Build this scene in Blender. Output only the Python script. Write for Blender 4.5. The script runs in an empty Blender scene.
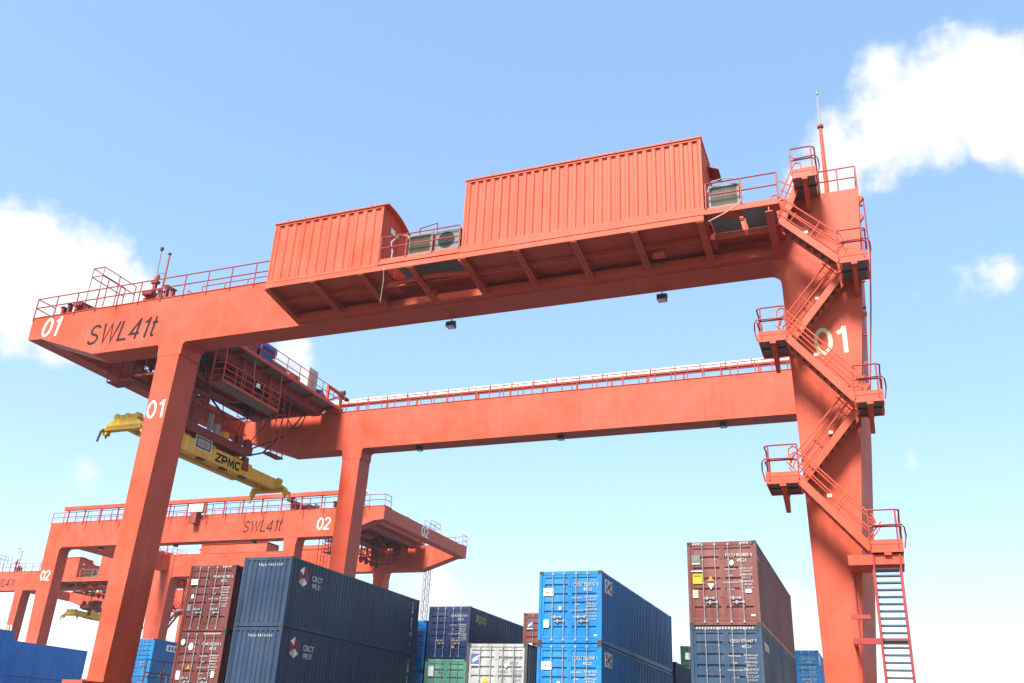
import bpy, math, random
from mathutils import Vector, Matrix

random.seed(7)
sc = bpy.context.scene
col = sc.collection

# ------------------------------------------------------------------ camera
cam = bpy.data.cameras.new('camera')
cam.sensor_width = 36.0
cam.lens = 31.97
cam.clip_start = 0.1
cam.clip_end = 6000
cam_o = bpy.data.objects.new('camera', cam)
col.objects.link(cam_o)
yaw, pitch, roll = -0.387976, 0.421241, 0.047973
fwd = Vector((math.sin(yaw) * math.cos(pitch), math.cos(yaw) * math.cos(pitch), math.sin(pitch)))
rgt = Vector((math.cos(yaw), -math.sin(yaw), 0))
upv = rgt.cross(fwd)
r2 = math.cos(roll) * rgt + math.sin(roll) * upv
u2 = -math.sin(roll) * rgt + math.cos(roll) * upv
mat = Matrix((r2, u2, -fwd)).transposed().to_4x4()
mat.translation = (0, 0, 1.6)
cam_o.matrix_world = mat
sc.camera = cam_o

# ------------------------------------------------------------------ light
SUN_AZ = math.atan2(-0.14, -0.90)       # clockwise from +Y
SUN_EL = math.radians(50)
SKY_STRENGTH = 0.15
EXPOSURE = 1.36
SKY_GAMMA = 0.5
SKY_SAT = 1.46
SKY_GAIN = 0.92
sc.view_settings.view_transform = 'Standard'
sc.view_settings.look = 'None'
sc.view_settings.gamma = 1
sc.view_settings.exposure = EXPOSURE
sc.view_settings.use_curve_mapping = False

sun = bpy.data.lights.new('sun', 'SUN')
sun.energy = 4.8
sun.angle = math.radians(18.0)
sun.color = (1.0, 0.95, 0.88)
sun_o = bpy.data.objects.new('sun', sun)
col.objects.link(sun_o)
sdir = Vector((math.sin(SUN_AZ) * math.cos(SUN_EL), math.cos(SUN_AZ) * math.cos(SUN_EL), math.sin(SUN_EL)))
sun_o.rotation_euler = sdir.to_track_quat('Z', 'Y').to_euler()
sun_o.location = sdir * 200

world = bpy.data.worlds.new('World')
sc.world = world
world.use_nodes = True
wt = world.node_tree
for n in list(wt.nodes):
    wt.nodes.remove(n)
N = wt.nodes.new
Lk = wt.links.new
w_out = N('ShaderNodeOutputWorld')
w_bg = N('ShaderNodeBackground')
w_bg.inputs['Strength'].default_value = SKY_STRENGTH
sky = N('ShaderNodeTexSky')
sky.sky_type = 'NISHITA'
sky.sun_disc = False
sky.sun_elevation = SUN_EL
sky.sun_rotation = SUN_AZ
sky.altitude = 10
sky.air_density = 1.0
sky.dust_density = 0.4
sky.ozone_density = 2.0
tc = N('ShaderNodeTexCoord')


def wmath(op, a, b=None, c=None):
    m = N('ShaderNodeMath')
    m.operation = op
    for i, v in enumerate((a, b, c)):
        if v is None:
            continue
        if isinstance(v, (int, float)):
            m.inputs[i].default_value = v
        else:
            Lk(v, m.inputs[i])
    return m.outputs[0]


# cumulus: soft round masses at world directions, broken up by fractal noise
nz = N('ShaderNodeTexNoise')
nz.inputs['Scale'].default_value = 9.0
nz.inputs['Detail'].default_value = 9.0
nz.inputs['Roughness'].default_value = 0.58
Lk(tc.outputs['Generated'], nz.inputs['Vector'])
nz2 = N('ShaderNodeTexNoise')
nz2.inputs['Scale'].default_value = 30.0
nz2.inputs['Detail'].default_value = 6.0
Lk(tc.outputs['Generated'], nz2.inputs['Vector'])
CLOUDS = [
    ((-0.7398, 0.538, 0.396), 4.4, 1.0), ((-0.7021, 0.5907, 0.3907), 4.3, 1.0), ((-0.6741, 0.6223, 0.392), 3.4, 1.0),
    ((-0.757, 0.5512, 0.374), 3.4, .9), ((-0.80, 0.47, 0.38), 6.0, 1.0),
    ((0.0727, 0.8109, 0.5787), 4.6, 1.0), ((0.1329, 0.7909, 0.5962), 4.0, 1.0), ((0.1744, 0.7931, 0.5781), 4.6, 1.0),
    ((0.0166, 0.8174, 0.5711), 3.6, 0.85), ((-0.01, 0.83, 0.556), 3.2, 0.6), ((0.23, 0.78, 0.575), 5.5, 1.0),
    ((0.0707, 0.8960, 0.4384), 2.6, 0.26), ((0.1036, 0.8917, 0.4406), 2.6, 0.32), ((0.1361, 0.8870, 0.4413), 2.6, 0.26), ((0.041, 0.9592, 0.2796), 1.4, 0.2), ((-0.5497, 0.7479, 0.3721), 2.0, 0.9),
    ((-0.0793, 0.9915, 0.1029), 4.2, 0.6), ((-0.4319, 0.8909, 0.1403), 4.0, 0.5), ((-0.7323, 0.6503, 0.2019), 4.5, 0.3),
]
rc = random.Random(21)
for k in range(26):                      # the same kind of clouds over the rest of the sky
    a = rc.uniform(0.95, 2 * math.pi - 1.5)
    e = math.radians(rc.uniform(8, 40))
    CLOUDS.append(((math.sin(a) * math.cos(e), math.cos(a) * math.cos(e), math.sin(e)), rc.uniform(4, 8), rc.uniform(.7, 1)))
acc = None
for c, rdeg, wgt in CLOUDS:
    dp = N('ShaderNodeVectorMath')
    dp.operation = 'DOT_PRODUCT'
    Lk(tc.outputs['Generated'], dp.inputs[0])
    dp.inputs[1].default_value = Vector(c).normalized()
    # 1 at the centre, 0 at the rim
    v = wmath('DIVIDE', wmath('SUBTRACT', dp.outputs['Value'], math.cos(math.radians(rdeg))), 1 - math.cos(math.radians(rdeg)))
    v = wmath('MAXIMUM', wmath('SUBTRACT', v, 1 - wgt), -1.6)
    acc = v if acc is None else wmath('MAXIMUM', acc, v)
body = wmath('ADD', wmath('MULTIPLY', acc, 0.62), wmath('MULTIPLY', wmath('SUBTRACT', nz.outputs['Fac'], 0.5), 1.9))
body = wmath('ADD', body, wmath('MULTIPLY', wmath('SUBTRACT', nz2.outputs['Fac'], 0.5), 0.30))
ramp = N('ShaderNodeMapRange')
ramp.interpolation_type = 'SMOOTHSTEP'
ramp.inputs['From Min'].default_value = 0.05
ramp.inputs['From Max'].default_value = 0.44
Lk(body, ramp.inputs['Value'])
cmix = N('ShaderNodeMix')
cmix.data_type = 'RGBA'
Lk(ramp.outputs['Result'], cmix.inputs['Factor'])
# soften the zenith-to-horizon range of the clear sky (a tone grade of its colour), evenly over the whole dome
pre = N('ShaderNodeVectorMath')
pre.operation = 'SCALE'
pre.inputs['Scale'].default_value = 0.357
Lk(sky.outputs['Color'], pre.inputs[0])
gam = N('ShaderNodeGamma')
gam.inputs['Gamma'].default_value = SKY_GAMMA
Lk(pre.outputs['Vector'], gam.inputs['Color'])
sat = N('ShaderNodeHueSaturation')
sat.inputs['Saturation'].default_value = SKY_SAT
sat.inputs['Value'].default_value = SKY_GAIN / 0.357
Lk(gam.outputs['Color'], sat.inputs['Color'])
Lk(sat.outputs['Color'], cmix.inputs['A'])
cmix.inputs['B'].default_value = (2.75, 2.8, 2.85, 1)
Lk(cmix.outputs['Result'], w_bg.inputs['Color'])
Lk(w_bg.outputs['Background'], w_out.inputs['Surface'])

# ------------------------------------------------------------------ materials
MATS = {}


def paint(name, rgb, rough=0.45, fade=0.12, streak=0.18, rust=0.0, spec=0.35, metallic=0.0, scale=1.0, bump=0.0):
    """painted steel: faded patches, rain streaks, optional rust blooms, all in object space"""
    if name in MATS:
        return MATS[name]
    m = bpy.data.materials.new(name)
    m.use_nodes = True
    nt = m.node_tree
    b = nt.nodes['Principled BSDF']
    n = nt.nodes.new
    l = nt.links.new
    geo = n('ShaderNodeNewGeometry')
    mp = n('ShaderNodeMapping')
    mp.inputs['Scale'].default_value = (2.2 * scale, 2.2 * scale, 0.16 * scale)
    l(geo.outputs['Position'], mp.inputs['Vector'])
    ns = n('ShaderNodeTexNoise')
    ns.inputs['Scale'].default_value = 1.6
    ns.inputs['Detail'].default_value = 6
    l(mp.outputs['Vector'], ns.inputs['Vector'])
    nf = n('ShaderNodeTexNoise')
    nf.inputs['Scale'].default_value = 0.55 * scale
    nf.inputs['Detail'].default_value = 8
    nf.inputs['Roughness'].default_value = 0.62
    l(geo.outputs['Position'], nf.inputs['Vector'])
    hs = n('ShaderNodeHueSaturation')
    hs.inputs['Color'].default_value = (*rgb, 1)

    def rng(src, a, bb, lo, hi):
        r = n('ShaderNodeMapRange')
        r.inputs['From Min'].default_value = a
        r.inputs['From Max'].default_value = bb
        r.inputs['To Min'].default_value = lo
        r.inputs['To Max'].default_value = hi
        l(src, r.inputs['Value'])
        return r.outputs['Result']
    v1 = rng(ns.outputs['Fac'], 0.35, 0.7, 1 + streak * .5, 1 - streak)
    v2 = rng(nf.outputs['Fac'], 0.3, 0.7, 1 - fade, 1 + fade)
    mm = n('ShaderNodeMath')
    mm.operation = 'MULTIPLY'
    l(v1, mm.inputs[0])
    l(v2, mm.inputs[1])
    l(mm.outputs[0], hs.inputs['Value'])
    l(rng(nf.outputs['Fac'], 0.3, 0.7, 1.04, 1 - fade * .8), hs.inputs['Saturation'])
    outc = hs.outputs['Color']
    if name == 'crane_orange_paint':
        nd = n('ShaderNodeTexNoise')
        nd.inputs['Scale'].default_value = 1.0
        nd.inputs['Detail'].default_value = 5
        mp2 = n('ShaderNodeMapping')
        mp2.inputs['Scale'].default_value = (5.0, 5.0, 0.22)
        l(geo.outputs['Position'], mp2.inputs['Vector'])
        l(mp2.outputs['Vector'], nd.inputs['Vector'])
        fd = rng(nd.outputs['Fac'], 0.60, 0.78, 0, 0.32)
        md = n('ShaderNodeMix')
        md.data_type = 'RGBA'
        l(fd, md.inputs['Factor'])
        l(outc, md.inputs['A'])
        md.inputs['B'].default_value = (0.16, 0.03, 0.02, 1)
        outc = md.outputs['Result']
    if rust > 0:
        nr = n('ShaderNodeTexNoise')
        nr.inputs['Scale'].default_value = 3.2 * scale
        nr.inputs['Detail'].default_value = 10
        nr.inputs['Roughness'].default_value = 0.7
        l(geo.outputs['Position'], nr.inputs['Vector'])
        f = rng(nr.outputs['Fac'], 0.66 - rust * .1, 0.74 - rust * .1, 0, 0.75)
        mx = n('ShaderNodeMix')
        mx.data_type = 'RGBA'
        l(f, mx.inputs['Factor'])
        l(outc, mx.inputs['A'])
        mx.inputs['B'].default_value = (0.11, 0.045, 0.025, 1)
        outc = mx.outputs['Result']
    l(outc, b.inputs['Base Color'])
    l(rng(nf.outputs['Fac'], 0.3, 0.7, max(.05, rough - .1), min(1, rough + .14)), b.inputs['Roughness'])
    b.inputs['Metallic'].default_value = metallic
    b.inputs['Specular IOR Level'].default_value = spec
    if bump > 0:
        bp = n('ShaderNodeBump')
        bp.inputs['Strength'].default_value = bump
        bp.inputs['Distance'].default_value = 0.03
        nb = n('ShaderNodeTexNoise')
        nb.inputs['Scale'].default_value = 0.9
        nb.inputs['Detail'].default_value = 2
        l(geo.outputs['Position'], nb.inputs['Vector'])
        l(nb.outputs['Fac'], bp.inputs['Height'])
        l(bp.outputs['Normal'], b.inputs['Normal'])
    MATS[name] = m
    return m


def sharp(name, rgb, rough=0.5, metallic=0.0):
    return paint(name, rgb, rough, fade=.06, streak=.08, metallic=metallic)


ORANGE = paint('crane_orange_paint', (0.47, 0.071, 0.036), 0.5, fade=.04, streak=.10, rust=0.0, bump=.06, spec=.2)
HOUSE = paint('house_orange_paint', (0.49, 0.080, 0.042), 0.55, fade=.05, streak=.08, spec=.15)
RAIL = paint('rail_red_paint', (0.27, 0.028, 0.026), 0.5, fade=.1, streak=.1)
TROLLEY = paint('trolley_red_paint', (0.21, 0.02, 0.015), 0.55, fade=.15, streak=.2, rust=.3)
YELLOW = paint('spreader_yellow_paint', (0.72, 0.42, 0.014), 0.5, fade=.12, streak=.2, rust=.25)
GALV = paint('galvanised_steel', (0.26, 0.265, 0.27), 0.5, fade=.12, streak=.1, metallic=.4)
GRATE = paint('grey_grating', (0.16, 0.165, 0.165), 0.7, fade=.15, streak=.1)
DARK = paint('dark_steel', (0.035, 0.03, 0.03), 0.6)
BLACK = paint('black_rubber', (0.015, 0.015, 0.016), 0.7)
FAINT = paint('faded_white_print', (0.42, 0.42, 0.40), 0.6, fade=.2, streak=.2)
WHITE = paint('white_letter_paint', (0.72, 0.71, 0.66), 0.5, fade=.05, streak=.06)
CREAM = paint('cream_letter_paint', (0.58, 0.50, 0.32), 0.5, fade=.05, streak=.06)
BLACKL = paint('black_letter_paint', (0.022, 0.014, 0.014), 0.7, fade=.2, streak=.2, spec=.1)
AC_CASE = paint('beige_plastic_case', (0.12, 0.115, 0.108), 0.5, fade=.1, streak=.15)
AC_FIN = paint('brown_cooling_fins', (0.095, 0.075, 0.042), 0.6)
CABLE = paint('grey_cable', (0.3, 0.3, 0.29), 0.6)
BLUEM = paint('blue_motor_paint', (0.01, 0.05, 0.24), 0.45)
CABINET = paint('pale_grey_cabinet', (0.33, 0.335, 0.32), 0.5)
LENS = paint('lamp_glass', (0.55, 0.57, 0.58), 0.15)
SHEET = paint('cream_roof_sheet', (0.60, 0.57, 0.48), 0.6, fade=.12, streak=.2)
ROPE = paint('steel_rope', (0.06, 0.055, 0.05), 0.6)
CASTING = paint('weathered_casting', (0.045, 0.043, 0.042), 0.6, rust=.4)
ROD = paint('galvanised_rod', (0.24, 0.245, 0.245), 0.5, metallic=.15)
GASKET = BLACK
TREAD = paint('rusty_tread_grating', (0.10, 0.065, 0.045), 0.8, fade=.3, streak=.1, rust=.5)


def asphalt():
    m = bpy.data.materials.new('yard_asphalt')
    m.use_nodes = True
    nt = m.node_tree
    b = nt.nodes['Principled BSDF']
    geo = nt.nodes.new('ShaderNodeNewGeometry')
    n1 = nt.nodes.new('ShaderNodeTexNoise')
    n1.inputs['Scale'].default_value = .12
    n1.inputs['Detail'].default_value = 10
    nt.links.new(geo.outputs['Position'], n1.inputs['Vector'])
    cr = nt.nodes.new('ShaderNodeValToRGB')
    cr.color_ramp.elements[0].position = .3
    cr.color_ramp.elements[0].color = (.05, .049, .046, 1)  # unseen ground, darkened to cut light bounced onto undersides
    cr.color_ramp.elements[1].position = .72
    cr.color_ramp.elements[1].color = (.085, .083, .078, 1)
    nt.links.new(n1.outputs['Fac'], cr.inputs['Fac'])
    nt.links.new(cr.outputs['Color'], b.inputs['Base Color'])
    b.inputs['Roughness'].default_value = .85
    return m


# ------------------------------------------------------------------ mesh helpers
class MB:
    def __init__(self):
        self.v = []
        self.f = []

    def add(self, vs, fs):
        o = len(self.v)
        self.v += [tuple(p) for p in vs]
        self.f += [tuple(i + o for i in q) for q in fs]
        return self

    def hexa(self, p):
        return self.add(p, [(0, 3, 2, 1), (4, 5, 6, 7), (0, 1, 5, 4), (1, 2, 6, 5), (2, 3, 7, 6), (3, 0, 4, 7)])

    def box(self, x0, x1, y0, y1, z0, z1):
        return self.hexa([(x0, y0, z0), (x1, y0, z0), (x1, y1, z0), (x0, y1, z0),
                          (x0, y0, z1), (x1, y0, z1), (x1, y1, z1), (x0, y1, z1)])

    def prism(self, poly, axis, a, b):
        """poly of 2-D points in the plane across axis ('x': y,z; 'y': x,z; 'z': x,y), extruded from a to b"""
        def p3(q, t):
            return {'x': (t, q[0], q[1]), 'y': (q[0], t, q[1]), 'z': (q[0], q[1], t)}[axis]
        n = len(poly)
        vs = [p3(q, a) for q in poly] + [p3(q, b) for q in poly]
        fs = [tuple(range(n - 1, -1, -1)), tuple(range(n, 2 * n))]
        fs += [(i, (i + 1) % n, n + (i + 1) % n, n + i) for i in range(n)]
        return self.add(vs, fs)

    def bar(self, p, q, w, h, up=(0, 0, 1)):
        p, q = Vector(p), Vector(q)
        d = (q - p).normalized()
        up = Vector(up)
        s = d.cross(up)
        if s.length < 1e-4:
            s = d.cross(Vector((0, 1, 0)))
        s.normalize()
        u = s.cross(d)
        s *= w / 2
        u *= h / 2
        return self.hexa([p - s - u, p + s - u, q + s - u, q - s - u, p - s + u, p + s + u, q + s + u, q - s + u])

    def tube(self, pts, r, n=6, r1=None):
        pts = [Vector(p) for p in pts]
        rings = []
        m = len(pts)
        for i, p in enumerate(pts):
            d = (pts[min(i + 1, m - 1)] - pts[max(i - 1, 0)]).normalized()
            a = d.cross(Vector((0, 0, 1)))
            if a.length < 1e-3:
                a = d.cross(Vector((0, 1, 0)))
            a.normalize()
            b = a.cross(d)
            rr = r if r1 is None else r + (r1 - r) * i / (m - 1)
            rings.append([p + a * math.cos(2 * math.pi * k / n) * rr + b * math.sin(2 * math.pi * k / n) * rr for k in range(n)])
        vs = [v for rg in rings for v in rg]
        fs = []
        for i in range(m - 1):
            for k in range(n):
                fs.append((i * n + k, i * n + (k + 1) % n, (i + 1) * n + (k + 1) % n, (i + 1) * n + k))
        fs.append(tuple(range(n - 1, -1, -1)))
        fs.append(tuple((m - 1) * n + k for k in range(n)))
        return self.add(vs, fs)

    def cyl(self, c, axis, r, ln, n=16):
        c = Vector(c)
        d = {'x': Vector((1, 0, 0)), 'y': Vector((0, 1, 0)), 'z': Vector((0, 0, 1))}[axis] * ln / 2
        return self.tube([c - d, c + d], r, n)

    def mesh(self, name, origin=None):
        me = bpy.data.meshes.new(name)
        if origin is not None:
            o = Vector(origin)
            me.from_pydata([Vector(v) - o for v in self.v], [], self.f)
        else:
            me.from_pydata(self.v, [], self.f)
        me.update()
        return me

    def build(self, name, m, parent=None, origin=None, loc=(0, 0, 0)):
        me = self.mesh(name, origin)
        return put(name, me, m, parent, loc)


def put(name, me, m, parent=None, loc=(0, 0, 0), rot=(0, 0, 0)):
    o = bpy.data.objects.new(name, me)
    col.objects.link(o)
    if not me.materials:
        me.materials.append(None)
    o.material_slots[0].link = 'OBJECT'
    o.material_slots[0].material = m
    o.parent = parent
    o.location = loc
    o.rotation_euler = rot
    return o


def empty(name, loc, rz=0.0):
    o = bpy.data.objects.new(name, None)
    o.empty_display_size = .5
    col.objects.link(o)
    o.location = loc
    o.rotation_euler = (0, 0, rz)
    return o


def tag(o, label, cat, group=None, kind=None):
    if label:
        o['label'] = label
    if cat:
        o['category'] = cat
    if group:
        o['group'] = group
    if kind:
        o['kind'] = kind
    return o


def copy_tree(o, parent=None, skip=()):
    c = o.copy()
    col.objects.link(c)
    c.parent = parent
    for ch in o.children:
        if ch.name.split('.')[0] in skip:
            continue
        copy_tree(ch, c, skip)
    return c


TEXT_CACHE = {}


def text_mesh(s, size, shear=0.0, bold=0.0, xs=1.0, ext=0.004):
    key = (s, size, shear, bold, xs)
    if key in TEXT_CACHE:
        return TEXT_CACHE[key]
    cu = bpy.data.curves.new('lettering', 'FONT')
    cu.body = s
    cu.size = size
    cu.shear = shear
    cu.offset = bold
    cu.align_x = 'CENTER'
    cu.align_y = 'CENTER'
    cu.extrude = ext
    cu.resolution_u = 3
    to = bpy.data.objects.new('lettering_source', cu)
    col.objects.link(to)
    bpy.context.view_layer.update()
    me = bpy.data.meshes.new_from_object(to.evaluated_get(bpy.context.evaluated_depsgraph_get()))
    bpy.data.objects.remove(to)
    bpy.data.curves.remove(cu)
    me.name = 'lettering'
    if xs != 1.0:
        me.transform(Matrix.Scale(xs, 4, (1, 0, 0)))
    me.materials.clear()
    TEXT_CACHE[key] = me
    return me


def text(s, size, m, parent, loc, face='-y', **kw):
    rot = {'-y': (math.pi / 2, 0, 0), '+x': (math.pi / 2, 0, math.pi / 2), '+y': (math.pi / 2, 0, math.pi), '-x': (math.pi / 2, 0, -math.pi / 2)}[face]
    return put('lettering', text_mesh(s, size, **kw), m, parent, loc, rot)


# ------------------------------------------------------------------ stencilled crane lettering (own stroke glyphs)
def _ell(cx, cy, rx, ry, a0, a1, n):
    return [(cx + rx * math.cos(math.radians(a0 + (a1 - a0) * i / n)), cy + ry * math.sin(math.radians(a0 + (a1 - a0) * i / n))) for i in range(n + 1)]


GLYPHS = {   # advance width, list of (closed, centre line points)
    '0': (.66, [(True, _ell(.30, .5, .235, .44, 0, 360, 24)[:-1])]),
    '1': (.50, [(False, [(.10, .76), (.22, .80), (.31, .90)]), (False, [(.335, 1.0), (.335, 0)])]),
    '2': (.66, [(False, _ell(.30, .70, .235, .24, 165, -20, 12) + [(.42, .47), (.10, .12), (.08, .06), (.57, .06)])]),
    '3': (.66, [(False, _ell(.29, .72, .21, .22, 160, -75, 10)), (False, _ell(.29, .29, .235, .23, 85, -160, 12))]),
    'S': (.74, [(False, _ell(.335, .725, .23, .215, 20, 250, 14) + _ell(.335, .275, .25, .215, 75, -165, 14))]),
    'W': (1.02, [(False, [(.06, 1.0), (.28, .03), (.50, .95), (.72, .03), (.94, 1.0)])]),
    'L': (.66, [(False, [(.11, 1.0), (.11, .06), (.60, .06)])]),
    '4': (.66, [(False, [(.60, .27), (.07, .27), (.45, .95)]), (False, [(.45, 1.0), (.45, 0)])]),
    't': (.40, [(False, [(.17, .98), (.17, .14), (.23, .055), (.34, .06)]), (False, [(.03, .70), (.34, .70)])]),
    'Z': (.92, [(False, [(.08, .88), (.78, .88), (.12, .12), (.84, .12)])]),
    'P': (.92, [(False, [(.14, 0), (.14, .88), (.66, .88), (.78, .78), (.78, .52), (.66, .42), (.14, .42)])]),
    'M': (1.10, [(False, [(.12, 0), (.18, .90), (.53, .25), (.88, .90), (.94, 0)])]),
    'C': (.92, [(False, [(.82, .88), (.30, .88), (.13, .72), (.13, .28), (.30, .12), (.80, .12)])]),
}


def stroke(mb, pts, t, closed, y):
    n = len(pts)
    L, R = [], []
    for i in range(n):
        a = Vector(pts[i - 1]) if (i > 0 or closed) else None
        b = Vector(pts[i])
        c = Vector(pts[(i + 1) % n]) if (i < n - 1 or closed) else None
        d1 = (b - a).normalized() if a is not None else None
        d2 = (c - b).normalized() if c is not None else None
        d1 = d1 or d2
        d2 = d2 or d1
        n1, n2 = Vector((-d1.y, d1.x)), Vector((-d2.y, d2.x))
        mt = (n1 + n2)
        mt = mt.normalized() if mt.length > 1e-4 else n1
        k = min(2.2, 1 / max(.2, mt.dot(n1)))
        L.append(b + mt * t / 2 * k)
        R.append(b - mt * t / 2 * k)
    vs = [(p.x, y, p.y) for p in L] + [(p.x, y, p.y) for p in R]
    vs += [(p.x, y + .006, p.y) for p in L] + [(p.x, y + .006, p.y) for p in R]
    fs = []
    for i in range(n if closed else n - 1):
        j = (i + 1) % n
        fs += [(i, n + i, n + j, j), (2 * n + i, i, j, 2 * n + j), (n + i, 3 * n + i, 3 * n + j, n + j)]
    mb.add(vs, fs)


def sign(s, h, m, parent, loc, face='-y', slant=0.0, t=.125, xs=1.0):
    """painted characters of height h, centred on loc; each character is a part"""
    rz = {'-y': 0, '+x': math.pi / 2, '+y': math.pi, '-x': -math.pi / 2}[face]
    tot = sum(GLYPHS[c][0] for c in s) - .06
    x = -tot / 2
    rot = Matrix.Rotation(rz, 3, 'Z')
    for c in s:
        adv, strokes = GLYPHS[c]
        mb = MB()
        for k, (cl, pts) in enumerate(strokes):
            q = [((x + px) * xs * h + (py - .5) * h * slant, (py - .5) * h) for px, py in pts]
            stroke(mb, q, t * h, cl, -.006 - .0015 * k)
        o = mb.build('letter', m, parent)
        o.location = loc
        o.rotation_euler = (0, 0, rz)
        x += adv


# ------------------------------------------------------------------ ground
g = MB().add([(-3000, -3000, 0), (3000, -3000, 0), (3000, 3000, 0), (-3000, 3000, 0)], [(0, 1, 2, 3)])
ground = g.build('ground', asphalt())
tag(ground, 'dark grey concrete container yard ground', None, kind='structure')
for xx in (-30.5, -1.55):
    r = MB().box(xx - .04, xx + .04, -150, 220, .004, .15).box(xx - .09, xx + .09, -150, 220, .002, .03).build('crane_rail', GALV)
    tag(r, 'steel crane rail in the concrete yard', None, kind='structure')

# ------------------------------------------------------------------ crane
B = Vector((-16.0, 40.2, 0))           # base centre of crane 01
ZT, ZB = 21.22, 18.65                  # girder top, bottom
YN0, YN1 = 31.0, 32.28                 # near girder
YF0, YF1 = 48.1, 49.4                  # far girder
POST_CACHE = {}


def arc(c, r, a0, a1, n):
    return [(c[0] + r * math.cos(a0 + (a1 - a0) * i / n), c[1] + r * math.sin(a0 + (a1 - a0) * i / n)) for i in range(n + 1)]


def guard_rail(parent, pts, h=1.1, spacing=1.45, posts=True, r=.027, toe=True, post_drop=0.0, m=None, rails=(1.0, .52)):
    """rails are one mesh, each post a child of it"""
    m = m or RAIL
    pts = [Vector(p) for p in pts]
    mb = MB()
    for k in rails:
        mb.tube([p + Vector((0, 0, h * k)) for p in pts], r, 6)
    if toe:
        for a, b in zip(pts, pts[1:]):
            mb.bar(a + Vector((0, 0, .06)), b + Vector((0, 0, .06)), .012, .12)
    base = pts[0]
    o = mb.build('guard_rail', m, parent, origin=base, loc=base - B)
    key = (round(h, 3), round(r, 3), round(post_drop, 3))
    if key not in POST_CACHE:
        POST_CACHE[key] = MB().tube([(0, 0, -post_drop), (0, 0, h)], r, 6).mesh('post')
    done = []
    for a, b in zip(pts, pts[1:]):
        ln = (b - a).length
        n = max(1, round(ln / spacing))
        for i in range(n + 1):
            p = a + (b - a) * i / n
            if any((p - q).length < .1 for q in done):
                continue
            done.append(p)
            if posts:
                put('post', POST_CACHE[key], m, o, p - base)
    return o


def P(mb, name, m, root, **kw):
    return mb.build(name, m, root, origin=B, **kw)


def floodlight(root, p):
    p = Vector(p)
    mb = MB()
    mb.bar(p, p - Vector((0, 0, .22)), .04, .04)
    mb.bar(p - Vector((.2, 0, .22)), p - Vector((-.2, 0, .22)), .04, .04)
    mb.bar(p - Vector((.2, 0, .22)), p - Vector((.2, 0, .42)), .04, .03)
    mb.bar(p - Vector((-.2, 0, .22)), p - Vector((-.2, 0, .42)), .04, .03)
    o = mb.build('floodlight', GALV, root, origin=p, loc=p - B)
    h = MB().prism([(-.16, -.26), (.10, -.26), (.16, -.50), (-.22, -.50)], 'x', -.18, .18)
    hd = h.build('lamp_head', DARK, o)
    hd2 = MB().box(-.16, .16, -.2, .14, -.515, -.503).build('lens', LENS, o)
    return o


FLIGHTS = []


def stair_flight(root, x0, z0, x1, z1, y0=29.97, y1=30.82):
    """flight from (x0,z0) (upper) to (x1,z1) (lower), between y0 and y1"""
    a, b = Vector((x0, 0, z0)), Vector((x1, 0, z1))
    base = Vector((x1, (y0 + y1) / 2, z1))
    mb = MB()
    for y in (y0, y1):
        mb.bar((x0, y, z0 - .09), (x1, y, z1 - .09), .045, .24)
    o = mb.build('stair_flight', ORANGE, root, origin=base, loc=base - B)
    n = max(4, round((z0 - z1) / .245))
    dx = .26 if x1 > x0 else -.26
    me = MB().box(-.13, .13, -(y1 - y0) / 2 + .025, (y1 - y0) / 2 - .025, -.045, 0).mesh('tread')
    for i in range(1, n):
        t = i / n
        p = a + (b - a) * t
        put('tread', me, TREAD, o, Vector((p.x, (y0 + y1) / 2, p.z - .02)) - base)
    for y in (y0, y1):
        hr = MB()
        for hh in (.98, .52):
            top = Vector((x0, y, z0 + hh))
            bot = Vector((x1, y, z1 + hh))
            if hh > .9:
                d = -dx * 1.0
                hr.tube([top + Vector((d, 0, -.42)), top + Vector((d * .9, 0, -.06)), top + Vector((d * .4, 0, .02)), top + Vector((0, 0, -.03)),
                         bot + Vector((0, 0, .05)), bot + Vector((-d * .5, 0, -.04)), bot + Vector((-d * .8, 0, -.3))], .026, 6)
            else:
                hr.tube([top, bot], .024, 6)
        for t in (.06, .5, .94):
            p = a + (b - a) * t
            nrm = Vector((-(b - a).z, 0, (b - a).x)).normalized()
            if nrm.z < 0:
                nrm = -nrm
            hr.tube([Vector((p.x, y, p.z)), Vector((p.x, y, p.z)) + nrm * .62 + Vector((0, 0, .18))], .022, 6)
        hr.build('handrail', HOUSE if y == y0 else ORANGE, o, origin=base)
    # tread lamp and junction box on the rail
    mid = a + (b - a) * .45
    MB().box(mid.x - .07, mid.x + .07, y1 - .02, y1 + .08, mid.z + .45, mid.z + .56).build('stair_lamp', SHEET, o, origin=base)
    return o


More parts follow.
